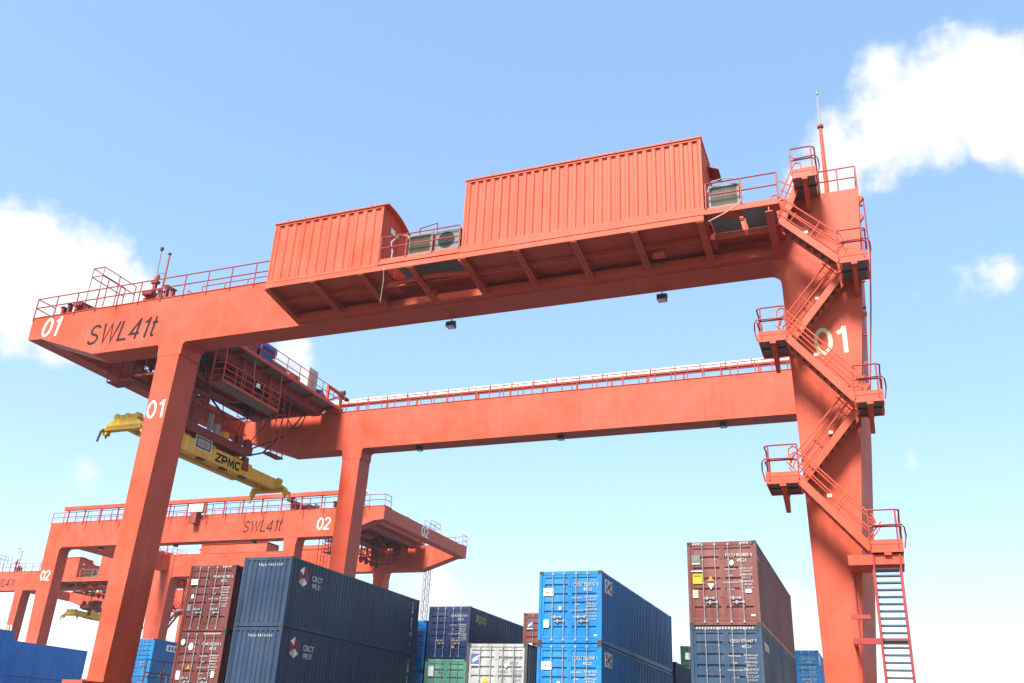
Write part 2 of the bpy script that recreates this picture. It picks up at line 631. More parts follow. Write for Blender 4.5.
def landing(root, x0, x1, z, y0=29.45, y1=30.95, side=1, gate=False, brace=True):
    """platform whose top is z; side=+1: outer edge at x1, -1: outer edge at x0"""
    base = Vector(((x0 + x1) / 2, y1, z))
    mb = MB()
    mb.box(x0, x1, y0, y0 + .05, z - .22, z + .02)          # front edge channel
    mb.box(x0, x1, y1 - .05, y1, z - .22, z)
    for x in (x0, x1 - .05):
        mb.box(x, x + .05, y0 + .05, y1 - .05, z - .22, z)
    o = mb.build('landing', ORANGE, root, origin=base, loc=base - B)
    n = 2
    xm = (x0 + x1) / 2
    for i, (xa, xb) in enumerate(((x0 + .06, xm - .1), (xm + .1, x1 - .06))):
        for (ya, yb) in ((y0 + .06, (y0 + y1) / 2 - .025), ((y0 + y1) / 2 + .025, y1 - .06)):
            MB().box(xa, xb, ya, yb, z - .16, z - .12).build('grating', GRATE, o, origin=base)
    MB().box(xm - .1, xm + .1, y0 + .005, y1 - .06, z - .30, z - .1).build('cross_beam', ORANGE, o, origin=base)
    ym = (y0 + y1) / 2
    MB().box(x0 + .05, xm - .1, ym - .04, ym + .04, z - .2, z - .1).build('dark_gap_filler', DARK, o, origin=base)  # dark strips added to stop sky showing between the gratings
    MB().box(xm + .1, x1 - .05, ym - .04, ym + .04, z - .2, z - .1).build('dark_gap_filler', DARK, o, origin=base)
    MB().box(x0, x1, y0 - .012, y0 - .002, z + .02, z + .16).build('toe_board', HOUSE, o, origin=base)
    if brace:
        MB().prism([(y1, z - .82), (y1, z - .22), (y0 + .25, z - .22), (y0 + .25, z - .36), (y1 - .22, z - .82)], 'x', xm - .07, xm + .07).build('bracket', ORANGE, o, origin=base)
    xo, xi = (x1, x0) if side > 0 else (x0, x1)
    s = .12 * side
    rl = MB()
    for hh in (1.06, .55):
        rl.tube([(xi, y0, z + hh), (xo - s, y0, z + hh), (xo, y0 + .12, z + hh), (xo, y1, z + hh)], .027, 6)
    for p in ((xi, y0), (xo - s, y0), (xo, (y0 + y1) / 2), (xo, y1)):
        rl.tube([(p[0], p[1], z - .1), (p[0], p[1], z + 1.06)], .027, 6)
    # bulged hoop that stands outside the corner
    rl.tube([(xi + s * .4, y0 - .02, z + .75), (xi + s, y0 - .05, z + .58), (xo, y0 - .06, z + .60), (xo + s * .8, y0 + .05, z + .52), (xo + s, y0 + .25, z + .3), (xo + s * .4, y0 + .3, z - .05)], .024, 6)
    rl.build('guard_rail', RAIL, o, origin=base)  # dark red puts the backlit look against the sky into the colour
    return o


def corrugated(x0, x1, z0, z1, y, pitch=.26, depth=.035, axis='x'):
    """trapezoid corrugated sheet facing -y, slightly closed at its edges"""
    n = max(1, round((x1 - x0) / pitch))
    p = (x1 - x0) / n
    xs = [(x0, 0)]
    for i in range(n):
        s = x0 + i * p
        xs += [(s + p * .28, 0), (s + p * .42, depth), (s + p * .78, depth), (s + p * .92, 0)]
    xs.append((x1, 0))
    mb = MB()
    vs = [(a, y + d, z0) for a, d in xs] + [(a, y + d, z1) for a, d in xs]
    k = len(xs)
    return mb.add(vs, [(i, i + 1, k + i + 1, k + i) for i in range(k - 1)])


def machine_house(root, x0, x1, y0, y1, z0, z1, npan, curved=False, flutes=.26, lip=True):
    base = Vector(((x0 + x1) / 2, (y0 + y1) / 2, z0))
    fr = MB()
    t = .06
    fr.box(x0 + t, x1 - t, y0 + t, y1 - t, z0 + .02, z1 - .1)     # core
    for x in (x0, x1 - .09):
        for y in (y0 - .012, y1 - .09):
            fr.box(x, x + .09, y, y + .10, z0, z1 - .001)
    fr.box(x0 + .09, x1 - .09, y0 - .012, y0 + .08, z1 - .09, z1 - .001)
    fr.box(x0 + .09, x1 - .09, y0 - .012, y0 + .08, z0, z0 + .12)
    fr.box(x1 - .09, x1 + .006, y0 + .09, y1 - .09, z1 - .09, z1 - .001)
    o = fr.build('machine_house', HOUSE, root, origin=base, loc=base - B)
    w = (x1 - x0 - .18) / npan
    for i in range(npan):
        a = x0 + .09 + i * w
        corrugated(a + .012, a + w - .012, z0 + .12, z1 - .09, y0 + .004, pitch=flutes, depth=.075).build('wall_panel', HOUSE, o, origin=base)
        if i:
            MB().box(a - .016, a + .016, y0 - .012, y0 + .02, z0 + .1, z1 - .06).build('panel_joint', RAIL if npan > 5 else HOUSE, o, origin=base)
    # end wall to the right: flat sheet with ribs
    ew = corrugated(y0 + .1, y1 - .1, z0 + .12, z1 - .09, 0, pitch=.3)
    ew2 = MB().add([(x1 - v[1] + .004, v[0], v[2]) for v in ew.v], ew.f)
    ew2.build('wall_panel', HOUSE, o, origin=base)
    # roof sheet, overhanging
    if curved:
        prof = [(y0 - .06, z1), (y0 - .06, z1 + .05)] + [(y0 + (y1 - y0) * k / 8, z1 + .05 + .05 * math.sin(math.pi * k / 8) - .55 * (k / 8) ** 2.2) for k in range(1, 9)] + [(y1, z1 - .54)] + [(y0 + (y1 - y0) * k / 8, z1 + .05 * math.sin(math.pi * k / 8) - .55 * (k / 8) ** 2.2) for k in range(7, 0, -1)]
        MB().prism(prof, 'x', x0 - .03, x1 + .22).build('roof', HOUSE, o, origin=base)
    else:
        MB().box(x0 - .03, x1 + .03, y0 - .05, y1 + .04, z1, z1 + .06).build('roof', HOUSE, o, origin=base)
        MB().prism([(x1 + .006, z1 - .42), (x1 + .42, z1 - .62), (x1 + .42, z1 - .58), (x1 + .006, z1 - .38)], 'y', y1 - 1.1, y1 - .15).build('door_awning', TROLLEY, o, origin=base)
    MB().box(x1 + .012, x1 + .05, y1 - 1.05, y1 - .25, z0 + .12, z0 + 2.0).build('door', HOUSE, o, origin=base)
    for k in range(3):
        xx = x0 + (x1 - x0) * (.12 + .38 * k)
        MB().tube([(xx - .06, y0 + .05, z1 + .05), (xx - .04, y0 + .05, z1 + .17), (xx + .04, y0 + .05, z1 + .17), (xx + .06, y0 + .05, z1 + .05)], .018, 5).build('lifting_eye', HOUSE, o, origin=base)
    return o


def air_conditioner(root, x0, x1, y0, z0, fan=False):
    base = Vector((x0, y0, z0))
    d = .42
    w = x1 - x0
    h = .92
    mb = MB()
    mb.box(0, w, .04, d, 0, h)
    mb.box(0, w, 0, .04, 0, .06).box(0, w, 0, .04, h - .06, h).box(0, .07, 0, .04, .06, h - .06).box(w - .07, w, 0, .04, .06, h - .06)
    mb.box(.08, .16, .05, d - .05, -.06, 0).box(w - .16, w - .08, .05, d - .05, -.06, 0)
    o = mb.build('air_conditioner', AC_CASE, root, loc=base - B)
    if fan:
        MB().box(.07, w - .07, .012, .036, .06, h - .06).build('front_plate', AC_CASE, o)
        MB().cyl((w * .45, .008, h / 2), 'y', .37, .006, 24).build('fan_opening', BLACK, o)
        ring = MB()
        for rr in (.36, .27, .18, .09):
            ring.tube([(w * .45 + rr * math.cos(t * math.pi / 9), .002, h / 2 + rr * math.sin(t * math.pi / 9)) for t in range(19)], .008, 4)
        for t in range(10):
            a = t * math.pi / 5
            ring.tube([(w * .45 + .05 * math.cos(a), .002, h / 2 + .05 * math.sin(a)), (w * .45 + .38 * math.cos(a), .002, h / 2 + .38 * math.sin(a))], .006, 4)
        ring.build('fan_guard', BLACK, o)
        MB().cyl((w * .45, .006, h / 2), 'y', .07, .02, 12).build('fan_hub', BLACK, o)
    else:
        fin = MB()
        k = int((w - .14) / .045)
        for i in range(k):
            x = .07 + (w - .14) * (i + .5) / k
            fin.box(x - .008, x + .008, .004, .034, .06, h - .06)
        fin.build('cooling_fins', AC_FIN, o)
        MB().box(.07, w - .07, .036, .039, .06, h - .06).build('coil', DARK, o)
        MB().box(.06, w - .06, -.006, .003, h * .5 - .012, h * .5 + .012).build('grille_bar', AC_FIN, o)
    return o


def make_crane(number, detail=True):
    root = empty('gantry_crane', B)
    # ---- girders
    tip, twl = -40.0, -2.13
    # near girder: tapered cantilever, straight span, fillet into the tower
    prof = [(tip, ZT), (tip + .04, 19.98), (tip + .98, 19.93), (-35.2, ZB), (twl, ZB), (twl, ZT)]
    n = P(MB().prism(prof, 'y', YN0, YN1), 'girder', ORANGE, root)
    f = P(MB().prism(prof, 'y', YF0, YF1), 'girder', ORANGE, root)
    for gd, y0, y1 in ((n, YN0, YN1), (f, YF0, YF1)):
        P0 = Vector((0, 0, 0))
        MB().box(tip - .02, twl + .4, y0 - .035, y1 + .035, ZT, ZT + .03).build('top_flange', ORANGE, gd, origin=B)
        MB().box(tip + .4, twl + 2.2, (y0 + y1) / 2 - .05, (y0 + y1) / 2 + .05, ZT + .03, ZT + .16).build('trolley_rail', DARK, gd, origin=B)
        for xx in (-27.4, -19.6, -11.8, -4.1):
            MB().box(xx - .02, xx + .02, y0 - .008, y0 - .0005, ZB + .02, ZT - .02).build('weld_seam', ORANGE, gd, origin=B)
            MB().box(xx - .012, xx + .012, y1 + .0005, y1 + .004, ZB + .02, ZT - .02).build('weld_seam', ORANGE, gd, origin=B)
        # rounded gusset at the tower
        ga = [(twl + .05, ZB - .42), (twl + .05, ZB + .02), (twl - .42, ZB + .02)] + arc((twl - .42, ZB - .42), .42, math.pi / 2, 0, 6)
        MB().prism(ga, 'y', y0 + .002, y1 - .002).build('corner_gusset', ORANGE, gd, origin=B)
    # ---- tie beams at the tip and over the towers
    P(MB().box(tip, tip + .95, YN1, YF0, 20.0, ZT - .06).box(tip + .1, tip + .85, YN1, YF0, ZT - .06, ZT - .001), 'end_beam', ORANGE, root)
    P(MB().box(-1.5, -.4, YN0 + 1.4, YF0, 19.3, ZT - .06), 'end_beam', ORANGE, root)
    # ---- rigid tower legs
    tp = [(twl, ZT + .03), (.96, ZT + .03), (.60, 16.6), (.02, 11.5), (-.37, 7.55), (-.74, 3.9), (-.78, 3.5), (-1.80, 3.5), (-1.9, 9.4), (-2.06, 17.4), (twl, ZB)]
    tpf = [(twl, ZT + .03), (-.12, ZT + .03), (-.2, 17.2), (-.95, 3.5), (-2.13, 3.5)]
    for y0, y1, pr in ((YN0, YN0 + 1.4, tp), (YF0, YF1, tpf)):
        back = pr
        if pr is tp:
            wid = {16.6: .10, 11.5: .30, 7.55: .34, 3.9: .38, 3.5: .38}
            back = [(x + (wid.get(z, 0) if x > -1 else 0), z) for x, z in pr]
        nn = len(pr)
        tb = MB().add([(x, y0, z) for x, z in pr] + [(x, y1, z) for x, z in back],
                      [tuple(range(nn - 1, -1, -1)), tuple(range(nn, 2 * nn))] + [(i, (i + 1) % nn, nn + (i + 1) % nn, nn + i) for i in range(nn)])
        tl = P(tb, 'tower_leg', ORANGE, root)
        for zz, xr in ((18.72, .76 if pr is tp else -.2), (12.4, .12 if pr is tp else -.48), (5.7, -.56 if pr is tp else -.85)):
            xl_ = twl + (.01 if zz > 18 else .16 if zz > 10 else .34)
            MB().box(xl_, xr - .02, y0 - .004, y0 - .0005, zz - .012, zz + .012).build('weld_seam', ORANGE, tl, origin=B)
            MB().box(xl_, xr - .02, y1 + .0005, y1 + .004, zz - .012, zz + .012).build('weld_seam', ORANGE, tl, origin=B)
        MB().box(-2.3, -.65, y0 - .1, y1 + .1, 3.38, 3.495).build('base_flange', ORANGE, tl, origin=B)
    # ---- slim legs
    for y0, y1 in ((YN0, YN0 + 1.5), (YF0, YF1 + .1)):
        lg = MB()
        xl = -30.95
        lg.hexa([(xl, y0, 3.5), (-30.06, y0, 3.5), (-30.06, y1 + .1, 3.5), (xl, y1 + .1, 3.5),
                 (xl, y0, 18.05), (-29.68, y0, 18.05), (-29.68, y1 - .1, 18.05), (xl, y1 - .1, 18.05)])
        l = P(lg, 'leg', ORANGE, root)
        cap = [(xl - .20, ZB), (xl - .08, ZB - .12), (xl - .05, ZB - .62), (-29.62, ZB - .62), (-29.60, ZB - .12), (-29.48, ZB)]
        MB().prism(cap, 'y', y0 + .003, y1 - .12).build('leg_cap', ORANGE, l, origin=B)
        MB().box(xl - .02, -29.62, y0 - .012, y0 + .2, ZB - .645, ZB - .615).build('weld_seam', ORANGE, l, origin=B)
        MB().box(xl - .15, -29.9, y0 - .15, y1 + .25, 3.38, 3.495).build('base_flange', ORANGE, l, origin=B)
    # ---- sill beams and bogies
    for xa, xb in ((-31.0, -29.95), (-2.2, -.75)):
        s = P(MB().box(xa, xb, YN0 - 1.2, YF0 + 2.7, 2.26, 3.375), 'sill_beam', ORANGE, root)
        xm = (xa + xb) / 2 if xa < -20 else -1.55
        xm = -30.5 if xa < -20 else -1.55
        for yc in (YN0 + .2, YF0 + 1.3):
            bg = MB()
            bg.prism([(yc - 1.7, .75), (yc + 1.7, .75), (yc + 1.4, 1.25), (yc + .4, 2.25), (yc - .4, 2.25), (yc - 1.4, 1.25)], 'x', xm - .28, xm + .28)
            bo = P(bg, 'bogie', ORANGE, root)
            for k in (-1.2, -.4, .4, 1.2):
                MB().cyl((xm, yc + k, .15 + .33), 'x', .33, .14, 18).build('wheel', DARK, bo, origin=B)
    guard_rail(root, [(-29.97, 33.2, 3.38), (-29.97, 38.6, 3.38)], 1.1, 1.1)
    for k in range(2):
        ca = MB()
        y = 34.5 + k * 1.2
        ca.tube([(-30.3, y, 3.38), (-30.3, y, 3.9), (-30.3, y + .25, 4.15), (-30.3, y + .5, 3.9), (-30.3, y + .5, 3.38)], .035, 6)
        P(ca, 'cable_loop', CABLE, root)

    # ---- rails along the cantilever
    guard_rail(root, [(-39.95, YN0 - .03, ZT), (-23.25, YN0 - .03, ZT)], 1.12, 1.4, post_drop=.14, toe=False, r=.031)
    guard_rail(root, [(-30.2, YN1 - .1, ZT + .03), (-23.25, YN1 - .1, ZT + .03)], 1.05, 1.3, toe=False, rails=(1.0,))
    guard_rail(root, [(-39.95, YN0 - .03, ZT), (-39.95, YN0 + 1.1, ZT)], 1.12, 1.2, toe=False)
    guard_rail(root, [(-39.97, YF0 + .2, ZT), (-39.97, YF1 + .05, ZT), (-.2, YF1 + .05, ZT)], 1.05, 1.6, post_drop=.1, toe=False, r=.036)
    guard_rail(root, [(-30.4, YF0 + .02, ZT + .03), (-2.2, YF0 + .02, ZT + .03)], .72, .95, toe=False, rails=(1.0, .45), r=.03)
    # ---- cable trough on posts outside the far girder
    tr = MB()
    tr.box(-38.2, -2.2, YF1 + .28, YF1 + .62, ZT + 1.12, ZT + 1.22)
    tr.box(-38.2, -2.2, YF1 + .58, YF1 + .62, ZT + 1.22, ZT + 1.5)
    trough = P(tr, 'cable_trough', ORANGE, root)
    MB().box(-38.25, -2.15, YF1 + .24, YF1 + .275, ZT + 1.24, ZT + 1.50).build('side_sheet', SHEET, trough, origin=B)
    clip = MB().box(-.03, .03, -.04, .02, 0, .32).mesh('clip')
    for k in range(25):
        put('clip', clip, RAIL, trough, Vector((-37.9 + k * 1.48, YF1 + .235, ZT + 1.2)) - B)
    pm = MB().box(-.05, .05, -.34, -.22, -.45, 1.12).mesh('trough_post')
    for k in range(17):
        xx = -37.9 + k * 2.2
        put('post', pm, ORANGE, trough, Vector((xx, YF1 + .68, ZT)) - B)
    # under-girder floodlights
    for x in (-16.0, -6.75):
        floodlight(root, (x, YN1 - .18, ZB))
    for x in (-25.8, -16.5, -7.0):
        floodlight(root, (x, YF0 + .6, ZB + .24))

    # ---- machinery platform and houses on the front girder
    yh = 28.2
    fl = MB().box(-23.05, -17.6, yh + .06, 30.98, 19.3, 19.36).box(-13.9, -4.35, yh + .06, 30.98, 19.3, 19.36)
    pf = P(fl, 'machinery_platform', ORANGE, root)
    for x in (-23.0, -20.73, -18.41, -16.13, -13.82, -11.55, -9.25, -6.92, -4.5, -2.1):
        br = MB()
        br.prism([(yh + .02, 19.30), (yh + .02, 19.12), (30.2, 18.72), (30.98, 18.72), (30.98, 19.30)], 'x', x - .018, x + .018)
        br.hexa([(x - .13, yh + .02, 19.10), (x + .13, yh + .02, 19.10), (x + .13, 30.98, 18.68), (x - .13, 30.98, 18.68),
                 (x - .13, yh + .02, 19.13), (x + .13, yh + .02, 19.13), (x + .13, 30.98, 18.71), (x - .13, 30.98, 18.71)])
        br.build('bracket', ORANGE, pf, origin=B)
    MB().box(-23.05, -4.36, yh, yh + .055, 19.14, 19.36).box(-4.36, -1.7, yh, yh + .055, 19.36, 19.6).build('edge_beam', HOUSE, pf, origin=B)
    MB().box(-23.0, -2.2, 30.62, 30.98, 18.72, 19.05).build('longitudinal_beam', ORANGE, pf, origin=B)
    MB().box(-23.0, -2.2, 29.5, 29.58, 19.06, 19.28).build('longitudinal_beam', ORANGE, pf, origin=B)
    machine_house(root, -23.05, -17.62, yh, 30.6, 19.36, 22.28, 4, curved=True, flutes=.40)
    machine_house(root, -13.88, -4.33, yh, 30.6, 19.58, 22.72, 9, flutes=.345)
    MB().box(-13.92, -4.3, yh - .02, yh + .05, 19.37, 19.57).build('edge_beam', HOUSE, pf, origin=B)
    # open deck between the houses and at the stair end
    MB().box(-17.6, -13.9, yh, yh + .06, 19.42, 19.66).box(-17.6, -13.9, yh + .06, 28.9, 19.58, 19.64).box(-17.6, -13.9, 30.1, 30.98, 19.58, 19.64).build('deck', ORANGE, pf, origin=B)
    MB().box(-4.3, -1.75, yh + .06, 28.95, 19.52, 19.58).box(-4.3, -1.75, 29.9, 30.98, 19.52, 19.58).build('deck', ORANGE, pf, origin=B)
    for xa, xb in ((-17.1, -14.4),):
        MB().box(xa, xb, 28.95, 30.05, 19.56, 19.59).build('grating', GRATE, pf, origin=B)
    MB().box(-4.2, -3.2, 28.97, 29.88, 19.52, 19.55).box(-3.0, -1.9, 28.97, 29.88, 19.52, 19.55).build('grating', GRATE, pf, origin=B)
    MB().box(-3.05, -2.2, yh + .09, yh + .8, 19.44, 19.5).build('grating', GRATE, pf, origin=B)
    # curved cable duct and pipe below the open deck
    dt = [(-17.6 + .62 * i, 29.2 + .0 * i, 18.98 + .16 * math.sin(math.pi * i / 6)) for i in range(7)]
    MB().tube(dt, .11, 8).build('cable_duct', ORANGE, pf, origin=B)
    MB().cyl((-16.1, 30.3, 18.95), 'x', .2, .3, 14).build('pipe_end', ORANGE, pf, origin=B)
    MB().cyl((-6.35, 29.9, 19.0), 'x', .17, .45, 14).build('pipe_end', ORANGE, pf, origin=B)
    if detail:
        air_conditioner(root, -16.35, -15.28, yh + .12, 19.72)
        air_conditioner(root, -15.16, -14.02, yh + .12, 19.72, fan=True)
        air_conditioner(root, -4.16, -3.08, yh + .12, 19.66)
        wires = MB().tube([(-17.1, yh + .1, 19.2), (-17.0, yh + .02, 19.9), (-17.1, yh + .02, 20.4), (-16.8, yh + .1, 20.75), (-16.45, yh + .2, 20.7), (-16.3, yh + .3, 20.3)], .035, 6)
        P(wires, 'cable_loop', CABLE, root)
        wires = MB().tube([(-17.3, yh - .02, 19.3), (-17.25, yh - .02, 18.6), (-17.3, yh, 17.7)], .012, 4)
        P(wires, 'hanging_wire', CABLE, root)
        wires = MB().tube([(-4.2, yh + .05, 20.3), (-4.0, yh, 20.7), (-3.5, yh, 20.78), (-3.0, yh, 20.6), (-2.9, yh, 20.0), (-3.1, yh, 19.6), (-3.6, yh, 19.3), (-4.2, yh, 19.05)], .022, 6)
        P(wires, 'cable_loop', CABLE, root)
        guard_rail(root, [(-17.55, yh - .02, 19.62), (-14.0, yh - .02, 19.62)], 1.05, 1.2, toe=False)
        guard_rail(root, [(-4.25, yh - .02, 19.58), (-1.75, yh - .02, 19.58)], 1.05, 1.2, toe=False)
        guard_rail(root, [(-17.5, 30.95, 19.62), (-13.95, 30.95, 19.62)], 1.05, 1.2, toe=False)
        guard_rail(root, [(-4.2, 30.95, 19.62), (-2.2, 30.95, 19.62)], 1.05, 1.2, toe=False)
        P(MB().tube([(-16.2, 28.9, 19.66), (-16.2, 28.9, 21.3), (-15.4, 28.9, 21.42), (-15.4, 28.9, 19.66)], .03, 6), 'door_frame', RAIL, root)
        bd = P(MB().box(-17.60, -17.585, 28.9, 29.25, 21.35, 21.6), 'notice_plate', WHITE, root)

        # ---- stair tower
        landing(root, -1.28, -.42, 21.32, side=1)
        landing(root, 0.0, .94, 17.58, side=1)
        landing(root, -2.9, -1.95, 14.94, side=-1)
        landing(root, 0.0, .84, 12.47, side=1)
        landing(root, -2.98, -1.95, 9.95, side=-1)
        l5 = landing(root, -.06, .84, 7.68, side=1, brace=False)
        P(MB().box(-.75, .82, 29.55, 30.9, 7.12, 7.42), 'landing_beam', ORANGE, root)
        fa, fb = (29.50, 30.14), (30.24, 30.88)
        stair_flight(root, -1.85, 19.55, 0.0, 17.58, *fa)
        stair_flight(root, 0.02, 17.45, -2.0, 14.94, *fb)
        stair_flight(root, -1.98, 14.94, 0.0, 12.47, *fa)
        stair_flight(root, 0.0, 12.36, -2.0, 9.95, *fb)
        stair_flight(root, -1.98, 9.95, -.05, 7.68, *fa)
        stair_flight(root, -1.2, 21.3, -1.95, 19.6, *fb)
        # top rails on the tower head
        guard_rail(root, [(-.4, YN0 + .05, ZT + .03), (.92, YN0 + .05, ZT + .03), (.92, YN0 + 1.3, ZT + .03)], 1.0, .7, toe=False)
        # ladder from the lowest landing to the ground
        lb = Vector((.32, 30.45, 0))
        ld = MB()
        for s in (-.37, .37):
            ld.bar((.32 + s, 29.75, 7.45), (.28 + s, 29.45, .02), .06, .15)
            ld.tube([(.34 + s, 29.5, 7.4), (.28 + s, 29.22, .9)], .03, 6)
        lo = ld.build('ladder', RAIL, root, origin=lb, loc=lb - B)
        rm = MB().box(-.34, .34, -.09, .09, -.05, 0).mesh('rung')
        RUNG = paint('slate_rung_paint', (0.06, 0.06, 0.075), 0.6)
        nr = 36
        for i in range(1, nr):
            t = i / nr
            put('rung', rm, RUNG, lo, Vector((.32 - .04 * t, 29.75 - .3 * t, 7.45 - 7.4 * t)) - lb)
        MB().box(-.85, .72, 29.62, 29.72, 4.85, 5.02).box(-.85, -.75, 29.72, 30.99, 4.85, 5.02).build('ladder_stay', RAIL, lo, origin=lb)
        MB().box(-.85, -.3, 29.9, 30.0, 5.6, 5.72).build('ladder_stay', RAIL, lo, origin=lb)
        # conduit and small fittings up the outer edge of the tower
        cd = MB().tube([(1.08, 31.2, 20.9), (1.06, 31.2, 18.4), (.86, 31.2, 16.4), (.42, 31.2, 12.6)], .028, 6)
        for k in range(8):
            z = 20.6 - k * 1.05
            x = .96 - (ZT - z) * .08 + .1
            cd.box(x - .12, x + .03, 31.15, 31.25, z - .03, z + .03)
        P(cd, 'conduit', RAIL, root)
        for z in (20.75, 19.95, 16.0, 13.3):
            x = .96 - (ZT - z) * .079
            P(MB().prism([(x - .05, z - .16), (x + .16, z + .12), (x + .16, z + .2), (x - .05, z + .2)], 'y', 31.1, 31.3), 'lug', ORANGE, root)
        cab = MB().box(.02, .34, 31.4, 31.8, 3.2, 4.0)
        P(MB().tube([(-.69, 30.96, 3.2), (-.66, 30.96, 7.1)], .02, 6), 'conduit', RAIL, root)
        # lightning mast
        ms = P(MB().tube([(-.15, 31.7, ZT), (-.12, 31.7, 24.75)], .10, 10, .065), 'mast', ORANGE, root)
        MB().cyl((-.12, 31.7, 24.8), 'z', .12, .1, 12).build('mast_cap', TROLLEY, ms, origin=B)
        MB().tube([(-.12, 31.7, 24.8), (-.1, 31.7, 26.4)], .05, 6, .03).build('lightning_rod', GALV, ms, origin=B)
        MB().cyl((-.1, 31.7, 26.45), 'z', .055, .12, 8).build('lightning_tip', GALV, ms, origin=B)
        # ---- fittings on the cantilever deck
        a = P(MB().tube([(-32.25, 31.6, ZT), (-32.25, 31.6, 24.15)], .06, 8, .045), 'anemometer_mast', RAIL, root)
        MB().tube([(-32.25, 31.6, 23.05), (-32.8, 31.6, 23.15), (-32.86, 31.6, 24.5)], .02, 5).build('arm', RAIL, a, origin=B)
        MB().cyl((-32.86, 31.6, 24.6), 'z', .09, .16, 10).build('wind_sensor', DARK, a, origin=B)
        MB().cyl((-32.25, 31.6, 24.2), 'z', .09, .07, 10).build('wind_sensor', DARK, a, origin=B)
        w = P(MB().box(-32.83, -32.67, 31.5, 31.66, ZT, 22.85).box(-32.95, -32.55, 31.45, 31.7, 22.52, 22.66), 'winch_post', TROLLEY, root)
        MB().cyl((-32.75, 31.65, 22.95), 'z', .1, .2, 10).build('pulley', TROLLEY, w, origin=B)
        for x, hh in ((-31.9, .55), (-31.5, .75), (-31.1, .5), (-38.2, .45), (-37.8, .6)):
            P(MB().box(x - .08, x + .08, 31.1, 31.3, ZT, ZT + hh).box(x - .12, x + .12, 31.05, 31.35, ZT + hh, ZT + hh + .05), 'junction_box', TROLLEY, root)
        gr = MB()
        for x in (-36.7, -35.95):
            gr.tube([(x, 31.1, ZT), (x, 31.1, 23.75), (x, 33.4, 23.75), (x, 33.4, ZT - .1)], .03, 6)
            gr.tube([(x, 31.1, 23.25), (x, 33.4, 23.25)], .026, 6)
            gr.tube([(x, 32.2, ZT), (x, 32.2, 23.75)], .026, 6)
        gr.tube([(-36.7, 31.1, 23.75), (-35.95, 31.1, 23.75)], .03, 6)
        gr.tube([(-36.7, 31.1, 23.25), (-35.95, 31.1, 23.25)], .026, 6)
        P(gr, 'step_over_rail', RAIL, root)
        P(MB().box(-36.7, -35.95, 31.25, 31.9, 21.42, 21.47).box(-36.7, -36.62, 31.3, 31.38, ZT, 21.42).box(-36.03, -35.95, 31.3, 31.38, ZT, 21.42), 'step_over_platform', TROLLEY, root)
        # ---- maintenance basket under the cantilever
        bk = MB().box(-36.1, -34.5, 33.1, 33.9, 18.0, 18.08)
        for x in (-36.1, -35.3, -34.5):
            for y in (33.1, 33.9):
                bk.tube([(x, y, 18.04), (x, y, 20.0 if y > 33.5 else 19.0)], .025, 5)
        for zz in (18.55, 19.0):
            bk.tube([(-36.1, 33.9, zz), (-36.1, 33.1, zz), (-34.5, 33.1, zz), (-34.5, 33.9, zz)], .025, 5)
        for x in (-36.1, -34.5):
            bk.bar((x, 33.9, 20.0), (x, 32.28, 20.2), .06, .06)
        P(bk, 'maintenance_basket', TROLLEY, root)
    return root


crane = make_crane('01')
tag(crane, 'large orange gantry crane 01 with machine houses and zigzag stair tower', 'gantry crane', 'orange gantry cranes')
crane2 = copy_tree(crane, skip=('maintenance_basket',))
crane2.location = (-40.7 - (B.x + 40.0), 71.2 + (YF1 - B.y), 0)
crane2.rotation_euler = (0, 0, math.pi)
tag(crane2, 'orange gantry crane 02 behind, seen from its back, cantilever pointing right', 'gantry crane', 'orange gantry cranes')
crane3 = copy_tree(crane, skip=('maintenance_basket', 'stair_flight', 'landing', 'ladder'))
crane3.location = B + Vector((-80.3, 64.2, 0))
tag(crane3, 'farthest orange gantry crane, cut off by the left edge of the picture', 'gantry crane', 'orange gantry cranes')


def L0(x, y, z):
    return Vector((x, y, z)) - B


# lettering of crane 01
sign('01', 1.08, WHITE, crane, L0(-38.5, YN0 - .003, 20.55), slant=.16, t=.12)
sign('SWL41t', 1.10, BLACKL, crane, L0(-33.6, YN0 - .003, 19.72), slant=.18, t=.12)
sign('01', .88, WHITE, crane, L0(-30.38, YN0 - .003, 15.3), t=.12, xs=1.05)
sign('01', 1.02, CREAM, crane, L0(-.58, YN0 - .003, 15.18), t=.14, xs=1.02)


sign('SWL41t', 1.10, BLACKL, crane3, L0(-33.6, YN0 - .003, 19.72), slant=.18, t=.12)
sign('03', .88, WHITE, crane3, L0(-30.38, YN0 - .003, 13.6), t=.13, xs=1.05)


def R0(root, x, y, z):
    """world point to the local frame of a crane turned half round"""
    l = root.location
    return Vector((-(x - l.x), -(y - l.y), z))


for rt, num, X, yb in ((crane2, '02', -40.7, 71.2),):
    sign('SWL41t', 1.12, BLACKL, rt, R0(rt, X - 13.0, yb - .003, 19.86), '+y', slant=.18, t=.11)
    sign(num, 1.12, WHITE, rt, R0(rt, X - 6.25, yb - .003, 19.82), '+y', slant=.1)
    sign(num, 1.0, WHITE, rt, R0(rt, X - 38.9, yb - .003, 15.8), '+y')
    sign(num, .9, WHITE, rt, R0(rt, X - 9.9, yb - .11, 15.2), '+y', xs=.9)
    sign(num, 1.0, WHITE, rt, R0(rt, X + .003, yb + 8.3, 20.62), '-x', t=.17, xs=1.2)
# control box on the front girder of crane 02
bx = MB().box(-.9, .9, -.25, .35, .2, 1.05)
b2 = put('control_box', bx.mesh('control_box'), CABINET, crane2, R0(crane2, -61.5, 71.0, ZT))
put('box_bracket', MB().box(-.35, .35, -.2, .5, -.9, .19).mesh('box_bracket'), TROLLEY, b2)

# ------------------------------------------------------------------ trolley
TB = Vector((-34.9, 40.2, ZT + .16))


